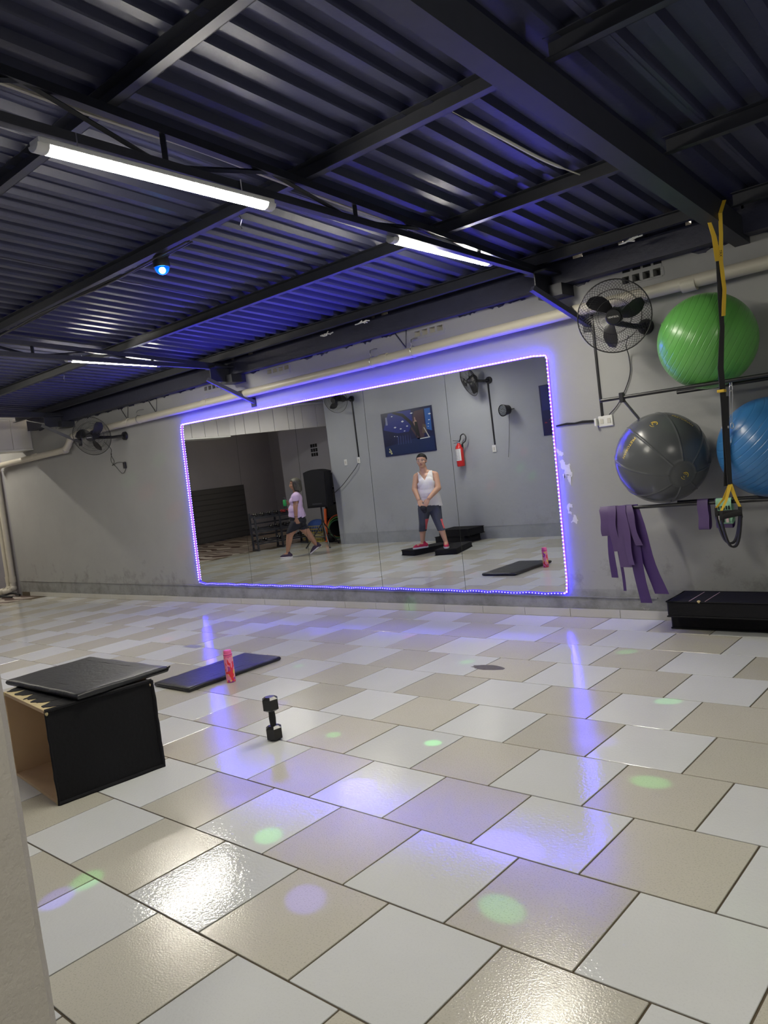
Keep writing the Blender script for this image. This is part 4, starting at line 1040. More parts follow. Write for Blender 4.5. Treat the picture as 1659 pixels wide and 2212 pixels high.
# torn cover strips over the top front edge
b = MB()
for k, (x0, x1, d_) in enumerate(((-.66, -.625, .07), (-.54, -.46, .13), (-.38, -.33, .10), (-.27, -.20, .16), (-.10, -.06, .12))):
    o_ = jag([(x0, .012), (x1, .03), (x1+.05, .10), (x1+.03, .30), (x0-.03, .34), (x0-.045, .08)], .010, 4)
    vs = [V((x, y, PH+.0015)) for x, y in o_]+[V((x, y, PH+.004)) for x, y in o_]; n_ = len(o_)
    b.add(vs, [tuple(range(n_))[::-1], tuple(range(n_, 2*n_))]+[(i, (i+1) % n_, n_+(i+1) % n_, n_+i) for i in range(n_)])
b.build('torn_cover', FABRIC, t, smooth=False)
b = MB(); o_ = jag([(-PW, 0), (-.002, 0), (-.002, .40), (-PW, .42)], .004, 8)
vs = [V((x, max(0, y), PH)) for x, y in o_]+[V((x, max(0, y), PH+.0014)) for x, y in o_]; n_ = len(o_)
b.add(vs, [tuple(range(n_))[::-1], tuple(range(n_, 2*n_))]+[(i, (i+1) % n_, n_+(i+1) % n_, n_+i) for i in range(n_)]); b.build('bare_board', WOODT, t, smooth=False)
for (x, y, z, s_) in ((-.0, .004, PH-.01, .016), (-.012, .0, .012, .014), (.0, PD-.01, PH-.02, .012), (-PW+.02, .0, PH-.01, .014), (.004, PD, PH-.06, .009)):
    MB().sph((x, y, z), (s_, s_*.6, s_), n=7, m_=5).build('worn_corner', WOODT, t, smooth=False)
# cushion
M_ = Matrix.Translation((-4.145, -3.765, PH+.006)) @ Matrix.Rotation(-.02, 4, 'Z') @ Matrix.Rotation(-.012, 4, 'Y')
t = thing('seat_cushion', 'flat black vinyl cushion lying askew on top of the jump box', 'cushion', M=M_)
padded(MB(), .88, .52, .034, .016, wob=.0015).build('cushion_body', VINYL, t, angle=70)
b = MB(); b.tube([(-.435, -.255, .014), (.435, -.255, .014), (.44, .255, .018), (-.435, .255, .014)], .004, n=6, close=True); b.build('piping', VINYL, t)
b = MB(); b.add([(.42, .235, .012), (.455, .262, .03), (.43, .262, .012), (.42, .235, .02), (.455, .262, .036), (.43, .262, .02)], [(0, 1, 2), (3, 5, 4), (0, 3, 4, 1), (1, 4, 5, 2), (2, 5, 3, 0)]); b.build('corner_tab', VINYL, t, smooth=False)

# exercise mat
M_ = Matrix.Translation((-5.03, -2.253, 0)) @ Matrix.Rotation(PI/2-.01, 4, 'Z')
t = thing('exercise_mat', 'thin black padded exercise mat lying on the tiles behind the pink bottle', 'mat', M=M_)
padded(MB(), .88, .46, .036, .018, wob=.001).build('mat_body', VINYL, t, angle=70)
b = MB(); b.tube([(-.43, -.222, .016), (.43, -.222, .016), (.43, .222, .016), (-.43, .222, .016)], .004, n=6, close=True); b.build('piping', VINYL, t)

# pink bottle with a flowery print
def flower_mat():
    mt = mat('bottle_print', (.78, .22, .36), .3); nt = mt.node_tree; N = nt.nodes; Lk = nt.links; b = N['Principled BSDF']
    tc = N.new('ShaderNodeTexCoord'); last = None
    cols = [((.75, .60, .12), 26, .60, 3.1), ((.35, .04, .30), 22, .63, 11.7), ((.70, .03, .05), 24, .62, 27.3)]
    base_ = N.new('ShaderNodeRGB'); base_.outputs[0].default_value = (.78, .24, .38, 1); last = base_.outputs[0]
    for c, sc_, th_, off in cols:
        mp = N.new('ShaderNodeMapping'); mp.inputs['Location'].default_value = (off, off*.7, off*.3); mp.inputs['Scale'].default_value = (1, 1, .6); Lk.new(tc.outputs['Object'], mp.inputs[0])
        n = N.new('ShaderNodeTexNoise'); n.inputs['Scale'].default_value = sc_; n.inputs['Detail'].default_value = .5; n.inputs['Distortion'].default_value = 1.4; Lk.new(mp.outputs[0], n.inputs['Vector'])
        cr = N.new('ShaderNodeValToRGB'); cr.color_ramp.elements[0].position = th_-.05; cr.color_ramp.elements[1].position = th_-.03
        cr.color_ramp.elements[0].color = (0, 0, 0, 1); cr.color_ramp.elements[1].color = (1, 1, 1, 1); Lk.new(n.outputs['Fac'], cr.inputs[0])
        mx = N.new('ShaderNodeMix'); mx.data_type = 'RGBA'; mx.inputs[7].default_value = (*c, 1); Lk.new(cr.outputs[0], mx.inputs[0]); Lk.new(last, mx.inputs[6]); last = mx.outputs[2]
    Lk.new(last, b.inputs['Base Color']); return mt
t = thing('water_bottle', 'pink water bottle with a floral print standing before the black mat', 'bottle', (-4.712, -2.385, 0))
MB().lathe([(0, 0), (.030, 0), (.034, .004), (.034, .182), (.032, .190), (0, .190)], n=32).build('bottle_body', flower_mat(), t)
MB().lathe([(0, .189), (.031, .190), (.0325, .195), (.0325, .212), (.030, .214), (.029, .218), (.030, .222), (.029, .236), (.026, .240), (0, .240)], n=32).build('cap', PINK, t)
MB().lathe([(.0335, .206), (.0338, .207), (.0338, .211), (.0335, .212)], n=32).build('cap_ring', mat('dark_pink', (.45, .05, .2), .4), t)

# hexagonal dumbbell standing on end
M_ = Matrix.Translation((-3.40, -3.095, 0)) @ Matrix.Rotation(.35, 4, 'Z')
t = thing('hex_dumbbell', 'black hexagonal rubber dumbbell standing on end on the tiles', 'dumbbell', M=M_)
def hexhead(z0, z1):
    b = MB(); b.lathe([(0, z0), (.028, z0), (.049, z0+.012), (.049, z1-.012), (.030, z1), (0, z1)], n=6); return b
hexhead(0, .082).build('head', RUBBER, t, angle=20); hexhead(.165, .247).build('head', RUBBER, t, angle=20)
b = MB(); b.lathe([(.0165, .080), (.018, .10), (.0195, .124), (.018, .148), (.0165, .168)], n=20); b.build('handle', FOAM, t)
# patches of wear: small metal drain cover and chipped tile spots
b = MB(); n_ = 20; b.add([(-3.0+.13*math.cos(2*PI*i/n_)*(1+.1*math.sin(i*3)), -1.52+.055*math.sin(2*PI*i/n_)*(1+.1*math.cos(i*5)), .0006) for i in range(n_)], [tuple(range(n_))])
b.build('chipped_patch', mat('chipped_tile', (.11, .10, .09), .8, var=.4, vscale=40), floor, smooth=False)
b = MB(); b.box((-6.27, -1.75, .0004), (-6.05, -1.66, .0009)); b.build('floor_hatch', mat('grey_hatch', (.25, .26, .25), .5), floor, smooth=False)

# ================================================================== PROPS SEEN IN THE MIRROR (they stand behind and beside the camera)
def world_block(name, label, corners, H_, z=0, grp='black step boxes near the standing woman', chips=()):
    """step box given by its four floor corners"""
    c = [V((*p, 0)) for p in corners]; mid = (c[0]+c[1]+c[2]+c[3])/4
    ax = (c[1]-c[0]); ang = math.atan2(ax.y, ax.x)
    L_ = ((c[1]-c[0]).length+(c[2]-c[3]).length)/2; W_ = ((c[3]-c[0]).length+(c[2]-c[1]).length)/2
    return step_box(label, (mid.x, mid.y), ang, L_, W_, H_, z, grp, chips)
SB = .088
world_block('step_box', 'low black step box under the standing woman\'s foot toward the left', [(-7.88, -3.54), (-7.56, -3.46), (-7.50, -4.25), (-7.82, -4.33)], SB, chips=[(.16, -.38, .01, .016)])
world_block('step_box', 'low black step box under the standing woman\'s foot toward the right', [(-7.19, -3.45), (-6.85, -3.56), (-7.14, -4.33), (-7.46, -4.22)], SB)
world_block('step_box', 'lower of two stacked black step boxes behind the standing woman', [(-8.17, -4.75), (-7.52, -4.70), (-7.48, -5.14), (-8.15, -5.17)], .12, grp='black step boxes against the back wall')
world_block('step_box', 'upper of two stacked black step boxes behind the standing woman', [(-8.05, -4.72), (-7.42, -4.70), (-7.40, -5.13), (-8.05, -5.17)], .12, .12, grp='black step boxes against the back wall')

# loudspeaker on a tripod in the far corner
SPX = V((-11.05, -4.92, 0))
t = thing('loudspeaker', 'black loudspeaker with a curved top on the tripod, behind the walking woman', 'speaker', M=Matrix.Translation((-11.05, -4.92, .80)) @ Matrix.Rotation(-.42, 4, 'Z') @ Matrix.Rotation(.02, 4, 'Y'))
b = MB(); prof = []
for i in range(9): u = -1+2*i/8; prof.append((.235*u, .70+.05*(1-u*u)))
out = [(-.215, 0), (.215, 0)]+prof[::-1]
vs = [V((x, y, z)) for y in (-.15, .17) for x, z in out]; k = len(out)
b.add(vs, [tuple(range(k)), tuple(range(k, 2*k))[::-1]]+[(i, (i+1) % k, k+(i+1) % k, k+i) for i in range(k)]); b.build('cabinet', BLACKM, t, smooth=False)
vs = [V((x*.92, y, .03+(z-.0)*.93)) for y in (.17, .182) for x, z in out]
b = MB(); b.add(vs, [tuple(range(k)), tuple(range(k, 2*k))[::-1]]+[(i, (i+1) % k, k+(i+1) % k, k+i) for i in range(k)]); b.build('grille', mat('speaker_grille', (.005, .005, .008), .6, spec=.25, bump=.4, bscale=300), t, smooth=False)
MB().box((-.10, .181, .06), (.10, .186, .085)).build('badge', mat('dark_badge', (.03, .03, .04), .3), t, smooth=False)
t = thing('tripod_stand', 'black tripod stand carrying the loudspeaker', 'stand', (-11.05, -4.92, 0))
MB().cyl((0, 0, .12), (0, 0, .80), .018, n=12).build('pole', BLACK, t)
MB().cyl((0, 0, .46), (0, 0, .53), .03, n=12).build('collar', BLACK, t)
for a in (.6, 2.7, 4.6):
    e = V((math.cos(a)*.42, math.sin(a)*.42, .012)); MB().cyl((0, 0, .50), e, .013, n=8).build('leg', BLACK, t)
    MB().cyl((0, 0, .20), e*.52+V((0, 0, .235)), .008, n=6).build('strut', BLACK, t)
    MB().sph(e, .018, n=8, m_=6).build('rubber_foot', BLACK, t)
# black storage shelf behind it
t = thing('shelf_unit', 'black shelf unit in the corner behind the loudspeaker', 'shelf', (-11.62, -6.1, 0))
MB().box((-.30, -.22, .50), (.30, -.20, 1.45)).build('back_panel', BLACK, t, smooth=False)
for x in (-.30, .285): MB().box((x, -.22, .0), (x+.015, .22, 1.45)).build('side_panel', BLACK, t, smooth=False)
for z in (.50, .82, 1.14, 1.43): MB().box((-.285, -.20, z), (.285, .22, z+.015)).build('shelf', BLACK, t, smooth=False)
for k in range(3):
    MB().box((-.27, -.15, .515+.32*k), (.27, .20, .77+.32*k), bev=.01).build('storage_box', BLACKM, label=('lowest black box in the shelf unit behind the speaker', 'middle black box in the shelf unit behind the speaker', 'top black box in the shelf unit behind the speaker')[k], cat='box', group='black boxes on the shelf unit', loc=None, smooth=False).location = (-11.62, -6.1, 0)
# coloured foam rings leaning by the corner
for k, (c_, lbl) in enumerate((((.03, .12, .05), 'dark green foam hoop on the floor by the back wall corner'), ((.10, .28, .04), 'lime green foam hoop beside the dark green one'), ((.60, .10, .02), 'orange foam hoop outermost by the back wall corner'))):
    r = .185+.024*k; b = MB(); hr, hf = V((.663, -.748, 0)), V((.748, .663, 0)); cc = V((-11.23, -5.50, .10+r))+hf*(.05*-k)+hr*(.02*k)
    up_ = (V((0, 0, 1))-hf*.12).normalized()
    b.tube([cc+(hr*math.cos(a)+up_*math.sin(a))*r for a in [2*PI*i/32 for i in range(32)]], .013, n=8, close=True)
    b.build('foam_hoop', mat('foam_%d' % k, c_, .7), label=lbl, cat='hoop', group='coloured foam hoops')
b = MB(); b.cyl((-11.56, -5.45, .03), (-11.53, -5.50, .72), .030, n=10); b.build('foam_roller', mat('orange_foam', (.6, .1, .02), .7), label='orange foam tube standing behind the speaker tripod', cat='roller')
# gym bag on the floor
t = thing('gym_bag', 'dark gym bag on the floor below the coloured hoops', 'bag', (-11.62, -5.62, 0))
b = MB(); b.sph((0, 0, .10), (.24, .13, .10), n=18, m_=10, M=Matrix.Rotation(.5, 4, 'Z')); b.build('bag_body', BLACKM, t)
b = MB(); b.tube(catmull([(-.12, -.03, .16), (-.06, 0, .27), (.06, .04, .27), (.12, .07, .16)]), .008, n=6); b.build('strap', BLACK, t)
# yellow wire crate
t = thing('wire_crate', 'yellow wire crate on the floor behind the walking woman\'s back leg', 'crate', M=Matrix.Translation((-12.30, -5.95, 0)) @ Matrix.Rotation(.1, 4, 'Z'))
CY = mat('yellow_wire', (.45, .36, .06), .5); b = MB()
X_, Y_, Z_ = .34, .20, .34
for z in [Z_*i/5 for i in range(6)]: b.tube([(-X_, -Y_, z+.006), (X_, -Y_, z+.006), (X_, Y_, z+.006), (-X_, Y_, z+.006)], .006, n=4, close=True)
b.build('wire_ring', CY, t, kind='stuff'); b = MB()
for i in range(12):
    x = -X_+2*X_*i/11
    for y in (-Y_, Y_): b.cyl((x, y, 0), (x, y, Z_), .005, n=4)
for i in range(1, 7):
    y = -Y_+2*Y_*i/7
    for x in (-X_, X_): b.cyl((x, y, 0), (x, y, Z_), .005, n=4)
b.build('wire_bar', CY, t, kind='stuff')
MB().box((-X_, -Y_, .004), (X_, Y_, .012)).build('base', CY, t, smooth=False)
b = MB(); b.sph((0, .0, .28), (.28, .16, .16), n=14, m_=9); b.build('folded_cloth', mat('blue_cloth', (.03, .08, .30), .8, bump=.6, bscale=20), label='blue cloth heaped in the yellow wire crate', cat='cloth').location = (-12.30, -5.95, .04)

# rack of dumbbells at the open side
RK0, RK1 = V((-12.85, -4.62, 0)), V((-12.55, -5.55, 0))
ax = (RK1-RK0).normalized(); RL = (RK1-RK0).length+.15; sd = V((-ax.y, ax.x, 0)); 
M_ = Matrix.Identity(4)
for i in range(3): M_[i][0] = ax[i]; M_[i][1] = sd[i]; M_[i][3] = RK0[i]
t = thing('dumbbell_rack', 'black slatted metal weight rack left of the walking woman', 'rack', M=M_)
for x in (0, RL/2, RL):
    b = MB(); b.box((x-.018, -.16, .03), (x+.018, -.125, .80)); b.box((x-.018, .125, .03), (x+.018, .16, .74)); b.box((x-.018, -.18, 0), (x+.018, .18, .035))
    b.build('upright', STEEL, t, smooth=False)
lv = (.16, .42, .70)
for z in lv:
    for y, dz in ((-.13, .03), (-.02, .0), (.10, -.03)):
        b = MB(); b.box((-.02, y-.012, z+dz), (RL+.02, y+.012, z+dz+.03)); b.build('rail', STEEL, t, smooth=False)
for z in (.55, .30): MB().box((-.02, -.15, z), (RL+.02, -.14, z+.03)).build('slat', STEEL, t, smooth=False)
me_h = None; cnt = 0
RD = mat('red_vinyl_weight', (.35, .03, .03), .45)
for li, z in enumerate(lv):
    for k in range(7):
        x = .08+k*(RL-.16)/6
        if random.random() < .12: continue
        col = RD if (li == 2 and k >= 4) else RUBBER
        mm = M_ @ Matrix.Translation((x, -.02, z+.062)) @ Matrix.Rotation(PI/2, 4, 'X') @ Matrix.Translation((0, 0, -.09))
        ordn = ('first', 'second', 'third', 'fourth', 'fifth', 'sixth', 'seventh')[k]; rown = ('bottom', 'middle', 'top')[li]
        d = thing('dumbbell', 'small %s dumbbell in the %s place from the left, %s row of the weight rack' % ('red' if col is RD else 'black', ordn, rown), 'dumbbell', group=('black dumbbells on the weight rack', 'red dumbbells on the weight rack')[col is RD], M=mm)
        for zz in (0, .12): MB().lathe([(0, zz), (.026, zz), (.034, zz+.012), (.034, zz+.048), (.026, zz+.06), (0, zz+.06)], n=6).build('head', col, d, angle=20)
        MB().cyl((0, 0, .055), (0, 0, .125), .013, n=8).build('handle', col, d)

# ================================================================== PEOPLE
def remeshed(mb, name, mats, parent, vox, T, smooth_it=4, keep=None, paint=None, thick=0, axis_smooth=.5, label=None):
    vs = [T @ V(v) for v in mb.v]; fs = [f[::-1] for f in mb.f] if T.to_3x3().determinant() < 0 else mb.f
    me = bpy.data.meshes.new('tmp'); me.from_pydata([tuple(v) for v in vs], [], fs)
    o = bpy.data.objects.new('tmp', me); COL.objects.link(o)
    md = o.modifiers.new('r', 'REMESH'); md.mode = 'VOXEL'; md.voxel_size = vox; md.use_smooth_shade = True
    sm_ = o.modifiers.new('s', 'SMOOTH'); sm_.iterations = smooth_it; sm_.factor = axis_smooth
    dg = bpy.context.evaluated_depsgraph_get(); dg.update()
    m2 = bpy.data.meshes.new_from_object(o.evaluated_get(dg)); bpy.data.objects.remove(o); bpy.data.meshes.remove(me)
    Ti = T.inverted()
    vs = [v.co.copy() for v in m2.vertices]; loc = [Ti @ v for v in vs]; fs = [tuple(p.vertices) for p in m2.polygons]; bpy.data.meshes.remove(m2)
    if keep:
        fs = [f for f in fs if keep(sum((loc[i] for i in f), V())/len(f))]
        used = sorted({i for f in fs for i in f}); mp = {a: i for i, a in enumerate(used)}
        vs = [vs[i] for i in used]; loc = [loc[i] for i in used]; fs = [tuple(mp[i] for i in f) for f in fs]
    me = bpy.data.meshes.new(name); me.from_pydata([tuple(v) for v in vs], [], fs)
    for mm in mats: me.materials.append(mm)
    if paint: me.polygons.foreach_set('material_index', [paint(sum((loc[i] for i in f), V())/len(f)) for f in fs])
    me.polygons.foreach_set('use_smooth', [True]*len(fs))
    o = bpy.data.objects.new(name, me); COL.objects.link(o); o.parent = parent
    if thick:
        s_ = o.modifiers.new('t', 'SOLIDIFY'); s_.thickness = thick; s_.offset = 0
    if label: o['label'] = label
    return o
def person_frame(base, ang_r, ang_f):
    M_ = Matrix.Identity(4)
    for i in range(3): M_[i][0] = ang_r[i]; M_[i][1] = ang_f[i]
    return M_
def fingers(b, wr, hd, side, spread, curl, s=1.0, base=.0):
    """palm from wrist to knuckles, four unequal bent fingers and a thumb off the side"""
    wr = V(wr); hd = V(hd); d = (hd-wr).normalized(); sdv = V(side).normalized(); sdv = (sdv-d*sdv.dot(d)).normalized(); cu = V(curl).normalized()
    kn = wr+d*.075*s
    for q in (-1, -.33, .33, 1): b.rc(wr+sdv*q*.014*s+d*.01, .013*s, kn+sdv*q*.027*s, .0115*s, n=8)
    for q, ln in ((-1, .052), (-.33, .066), (.33, .072), (1, .064)):
        p0 = kn+sdv*q*.028*s; p1 = p0+(d+sdv*q*spread+cu*.25).normalized()*ln*.45*s; p2 = p1+(d*.75+cu*.75).normalized()*ln*.35*s; p3 = p2+(d*.3+cu).normalized()*ln*.28*s
        b.rc(p0, .0098*s, p1, .0088*s, n=8); b.rc(p1, .0088*s, p2, .008*s, n=8); b.rc(p2, .008*s, p3, .007*s, n=8)
    t0 = wr+sdv*.018*s+d*.022; t1 = t0+(d*.6+sdv*.85+cu*.35).normalized()*.036*s; t2 = t1+(d*.95+sdv*.25+cu*.4).normalized()*.030*s
    b.rc(t0, .0125*s, t1, .0105*s, n=8); b.rc(t1, .0105*s, t2, .0085*s, n=8)

# ---- standing woman (local axes: r = to the viewer's right in the mirror, f = toward the mirror viewer, h = up)
P1 = V((-7.40, -3.70, .088))
T1 = person_frame(P1, V((.788, -.615, 0))*1.03, V((.615, .788, 0))*1.03); T1[2][2] = 1.03
w1 = thing('person', 'person standing on black step boxes in a white tank top, grey capris and pink shoes', 'person', P1)
def head(b, c, yaw, s=1.0, pitch=0.0):
    """skull, jaw, nose, ears; yaw turns the face toward -r"""
    Rm = Matrix.Rotation(yaw, 3, 'Z')   # local +y is forward (f)
    def p(x, y, z): return V(c)+Rm @ V((x*s, y*s, z*s))
    b.sph(p(0, -.012, .030), (.076*s, .092*s, .083*s), n=24, m_=16, M=Rm.to_4x4())
    b.sph(p(0, .022, -.020), (.062*s, .066*s, .078*s), n=20, m_=14, M=Rm.to_4x4())
    b.sph(p(0, .045, -.078), (.030*s, .028*s, .022*s), n=12, m_=8)          # chin
    for q in (-1, 1):
        b.sph(p(q*.040, .052, -.018), (.024*s, .022*s, .022*s), n=12, m_=8)  # cheeks
        b.rc(p(q*.076, -.01, .012), .011*s, p(q*.077, -.008, -.018), .008*s, n=8)  # ears
        b.sph(p(q*.030, .070, .030), (.022*s, .010*s, .007*s), n=10, m_=6)   # brow ridge
    b.rc(p(0, .078, .020), .0075*s, p(0, .096, -.022), .0115*s, n=10)        # nose
    for q in (-1, 1): b.sph(p(q*.010, .086, -.026), .008*s, n=8, m_=6)
    b.sph(p(0, .079, -.047), (.022*s, .010*s, .006*s), n=12, m_=6); b.sph(p(0, .077, -.057), (.019*s, .010*s, .006*s), n=12, m_=6)
    return p, Rm
b = MB()
hc = V((-.030, .0, 1.322)); hp, hR = head(b, hc, .25, .97)
b.rc((-.012, -.025, 1.15), .062, (-.026, -.018, 1.25), .052)                # neck
b.sph((0, -.01, 1.06), (.145, .085, .09)); b.sph((0, .0, .98), (.140, .105, .13)); b.sph((-.055, .065, .995), (.062, .05, .065)); b.sph((.045, .07, .99), (.062, .05, .065))
b.sph((.0, .012, .83), (.145, .120, .14)); b.sph((0, .0, .67), (.160, .125, .12)); b.sph((-.01, -.05, .62), (.150, .10, .10))
for a, c in (((-.03, -.02, 1.14), (-.128, -.01, 1.105)), ((.03, -.02, 1.14), (.135, -.03, 1.100))): b.rc(a, .05, c, .052)
b.rc((-.135, -.005, 1.10), .050, (-.188, .045, .92), .042); b.rc((-.188, .045, .92), .041, (-.145, .160, .765), .029)
b.rc((.145, -.03, 1.09), .058, (.168, .075, .895), .047); b.rc((.168, .075, .895), .046, (.010, .200, .762), .030)
fingers(b, (-.145, .162, .765), (-.120, .21, .66), (.8, -.3, .3), .10, (.6, -.15, -.4), .95)
fingers(b, (.008, .202, .762), (-.050, .225, .665), (-.8, -.1, -.3), .10, (-.5, -.3, -.5), .95)
b.rc((-.075, -.01, .60), .095, (-.118, -.05, .39), .058); b.rc((-.118, -.05, .39), .056, (-.145, -.13, .25), .050); b.rc((-.145, -.13, .25), .048, (-.165, -.155, .085), .030)
b.rc((.080, .0, .60), .095, (.112, .085, .38), .058); b.rc((.112, .085, .38), .056, (.148, .12, .25), .050); b.rc((.148, .12, .25), .048, (.185, .15, .085), .030)
b.rc((-.165, -.155, .06), .032, (-.24, -.125, .045), .028); b.rc((.185, .15, .06), .032, (.183, .24, .045), .028)
remeshed(b, 'body', [SKIN], w1, .0062, T1, 3)
# tank top
TANK = mat('white_jersey', (.72, .70, .70), .8, bump=.25, bscale=14)
b = MB()
b.sph((0, -.01, 1.06), (.160, .098, .10)); b.sph((0, .0, .98), (.154, .119, .14)); b.sph((-.05, .062, .985), (.085, .062, .10)); b.sph((.045, .068, .98), (.085, .062, .10)); b.sph((0, .070, .92), (.115, .070, .15))
b.sph((.0, .014, .84), (.164, .134, .15)); b.sph((.005, .0, .70), (.178, .145, .14)); b.sph((.01, -.03, .66), (.180, .135, .10))
for a, c in (((-.03, -.02, 1.14), (-.110, -.01, 1.115)), ((.03, -.02, 1.14), (.112, -.03, 1.112))): b.rc(a, .060, c, .060)
b.lathe([(.10, .90), (.172, .80), (.186, .70), (.196, .615), (.10, .60)], n=28, M=Matrix.Translation((.012, .0, 0)) @ Matrix.Diagonal((1, .76, 1, 1)))
def tank_keep(c):
    if c.z < .655-.02*c.x/.2-(.012 if c.x > .15 else 0): return False
    if c.z > 1.168: return False
    if c.y > -.02 and abs(c.x+.018) < (c.z-1.035)*.62: return False          # V neck
    if c.y <= -.02 and abs(c.x+.01) < .06 and c.z > 1.13: return False
    if abs(c.x) > .108+.9*max(0, 1.02-c.z) and c.z > .985: return False        # armholes
    return True
remeshed(b, 'tank_top', [TANK], w1, .007, T1, 5, tank_keep, thick=.004)
# capri leggings
LEG = mat('slate_leggings', (.050, .056, .082), .75); CORAL = mat('coral_panel', (.75, .12, .13), .6)
b = MB(); b.sph((0, .0, .66), (.168, .132, .12)); b.sph((-.01, -.05, .62), (.157, .107, .10))
b.rc((-.075, -.01, .60), .102, (-.118, -.05, .39), .066); b.rc((-.118, -.05, .39), .065, (-.147, -.135, .235), .057)
b.rc((.080, .0, .60), .102, (.112, .085, .38), .066); b.rc((.112, .085, .38), .065, (.150, .125, .235), .057)
def leg_paint(c):
    if .29 < c.z < .45:
        if c.x > .145+.22*(.42-c.z) and c.z < .43: return 1
        if -.115 < c.x < -.02 and c.x > -.083+.10*(.42-c.z)*-1 and c.y < .06: return 1
    return 0
remeshed(b, 'leggings', [LEG, CORAL], w1, .007, T1, 4, lambda c: .262 < c.z < .74, leg_paint, thick=.003)
# shoes
SHOE = mat('crimson_knit', (.50, .015, .07), .7, bump=.4, bscale=150); SOLE = mat('white_foam_sole', (.72, .70, .70), .6)
def shoe(parent, T, ank, toe, up, so, s=1.0, tilt=0):
    a = V(ank); t_ = V(toe); d = (t_-a); d.z = 0; ln = d.length; d.normalize(); z0 = V((0, 0, 1))
    g = MB(); heel = a-d*.045*s; dz = (t_.z-a.z)
    pz = lambda u: a.z+dz*u
    g.rc((heel.x, heel.y, pz(-.1)+.040), .038*s, (a.x+d.x*.05, a.y+d.y*.05, pz(.25)+.040), .040*s)
    g.rc((a.x+d.x*.05, a.y+d.y*.05, pz(.25)+.040), .040*s, (a.x+d.x*ln*.80, a.y+d.y*ln*.80, pz(.8)+.030), .033*s)
    g.rc((a.x+d.x*ln*.80, a.y+d.y*ln*.80, pz(.8)+.028), .032*s, (a.x+d.x*ln, a.y+d.y*ln, pz(1)+.024), .022*s)
    g.rc((heel.x+d.x*.02, heel.y+d.y*.02, pz(0)+.05), .036*s, (heel.x+d.x*.03, heel.y+d.y*.03, pz(0)+.088), .033*s)
    up_o = remeshed(g, 'shoe', [up], parent, .006, T, 3, lambda c: True)
    g = MB(); n = 14; out = []
    for i in range(2*n):
        th_ = 2*PI*i/(2*n); u = math.cos(th_); wv = math.sin(th_)
        along = -.085*s+(ln+.11*s)*(u+1)/2; wd = (.044 if u > 0 else .038)*s*(abs(wv)**.7)*(1 if wv > 0 else -1)
        out.append((along, wd))
    prp = V((-d.y, d.x, 0)); vs = []
    for zz, k in ((.0, .97), (.012, 1.03), (.024, .98)):
        for al, wd in out:
            u = al/ln; vs.append(V((a.x, a.y, 0))+d*al+prp*wd*k+V((0, 0, pz(max(-.3, u))+zz)))
    m = len(out); fs = [tuple(range(m))[::-1], tuple(range(2*m, 3*m))]
    for r in range(2): fs += [(r*m+i, r*m+(i+1) % m, (r+1)*m+(i+1) % m, (r+1)*m+i) for i in range(m)]
    vs = [T @ v for v in vs]; g.add(vs, fs); sl = g.build('sole', so, up_o)
    g = MB()
    for k in range(4):
        u = .25+.12*k; c_ = V((a.x, a.y, 0))+d*(ln*u); zz = pz(u)+.083-.055*u
        g.tube([T @ (c_-prp*.02+V((0, 0, zz-.01))), T @ (c_+V((0, 0, zz))), T @ (c_+prp*.02+V((0, 0, zz-.01)))], .0028, n=5)
    g.build('laces', so, up_o, kind='stuff')
    return up_o
shoe(w1, T1, (-.165, -.155, 0), (-.300, -.115, 0), SHOE, SOLE)
shoe(w1, T1, (.185, .15, 0), (.184, .27, 0), SHOE, SOLE)
# hair, slicked back
HAIR = mat('black_hair', (.004, .0035, .0035), .55, spec=.15, bump=.6, bscale=90)
b = MB(); b.sph(hp(0, -.018, .034), (.0795, .094, .087), n=24, m_=16, M=hR.to_4x4()); b.sph(hp(0, -.115, .03), (.032, .03, .032))
Ri = hR.inverted()
def hair_keep(c):
    q = Ri @ (c-hc)
    return (q.y < .016 or q.z > .052+.3*(q.y-.012)) and q.z > -.045 and not (q.y > .0 and q.z < .035)
remeshed(b, 'hair', [HAIR], w1, .006, T1, 3, hair_keep, thick=.004)
EYEW = mat('eye_white', (.6, .58, .55), .3); DARK = mat('dark_iris', (.02, .012, .01), .2); LIP = mat('lip', (.38, .10, .10), .5); BROW = mat('eyebrow', (.05, .03, .025), .8)
def face(parent, p, T, s=1.0, brow=BROW):
    def put(nm, c, r, m_): MB().sph(T @ p(*c), r, n=10, m_=7, M=(T.to_3x3().to_4x4() @ hRx)).build(nm, m_, parent)
    for q in (-1, 1):
        put('eye', (q*.029, .073, .012), (.0125*s, .006*s, .0065*s), EYEW)
        put('iris', (q*.029, .0785, .012), (.0055*s, .003*s, .0055*s), DARK)
        g = MB(); g.tube([T @ p(q*.012, .082, .030), T @ p(q*.030, .081, .036), T @ p(q*.048, .070, .031)], .0034*s, n=5); g.build('eyebrow', brow, parent)
    g = MB(); g.tube([T @ p(-.024, .079, -.051), T @ p(-.010, .089, -.048), T @ p(0, .090, -.049), T @ p(.010, .089, -.048), T @ p(.024, .079, -.051)], [.002, .0045, .005, .0045, .002], n=6); g.build('lips', LIP, parent)
hRx = hR.to_4x4(); face(w1, hp, T1)
t = thing('eyeglasses', 'clear framed eyeglasses worn by the standing woman', 'glasses', P1)
GL = mat('clear_frame', (.50, .46, .46), .3)
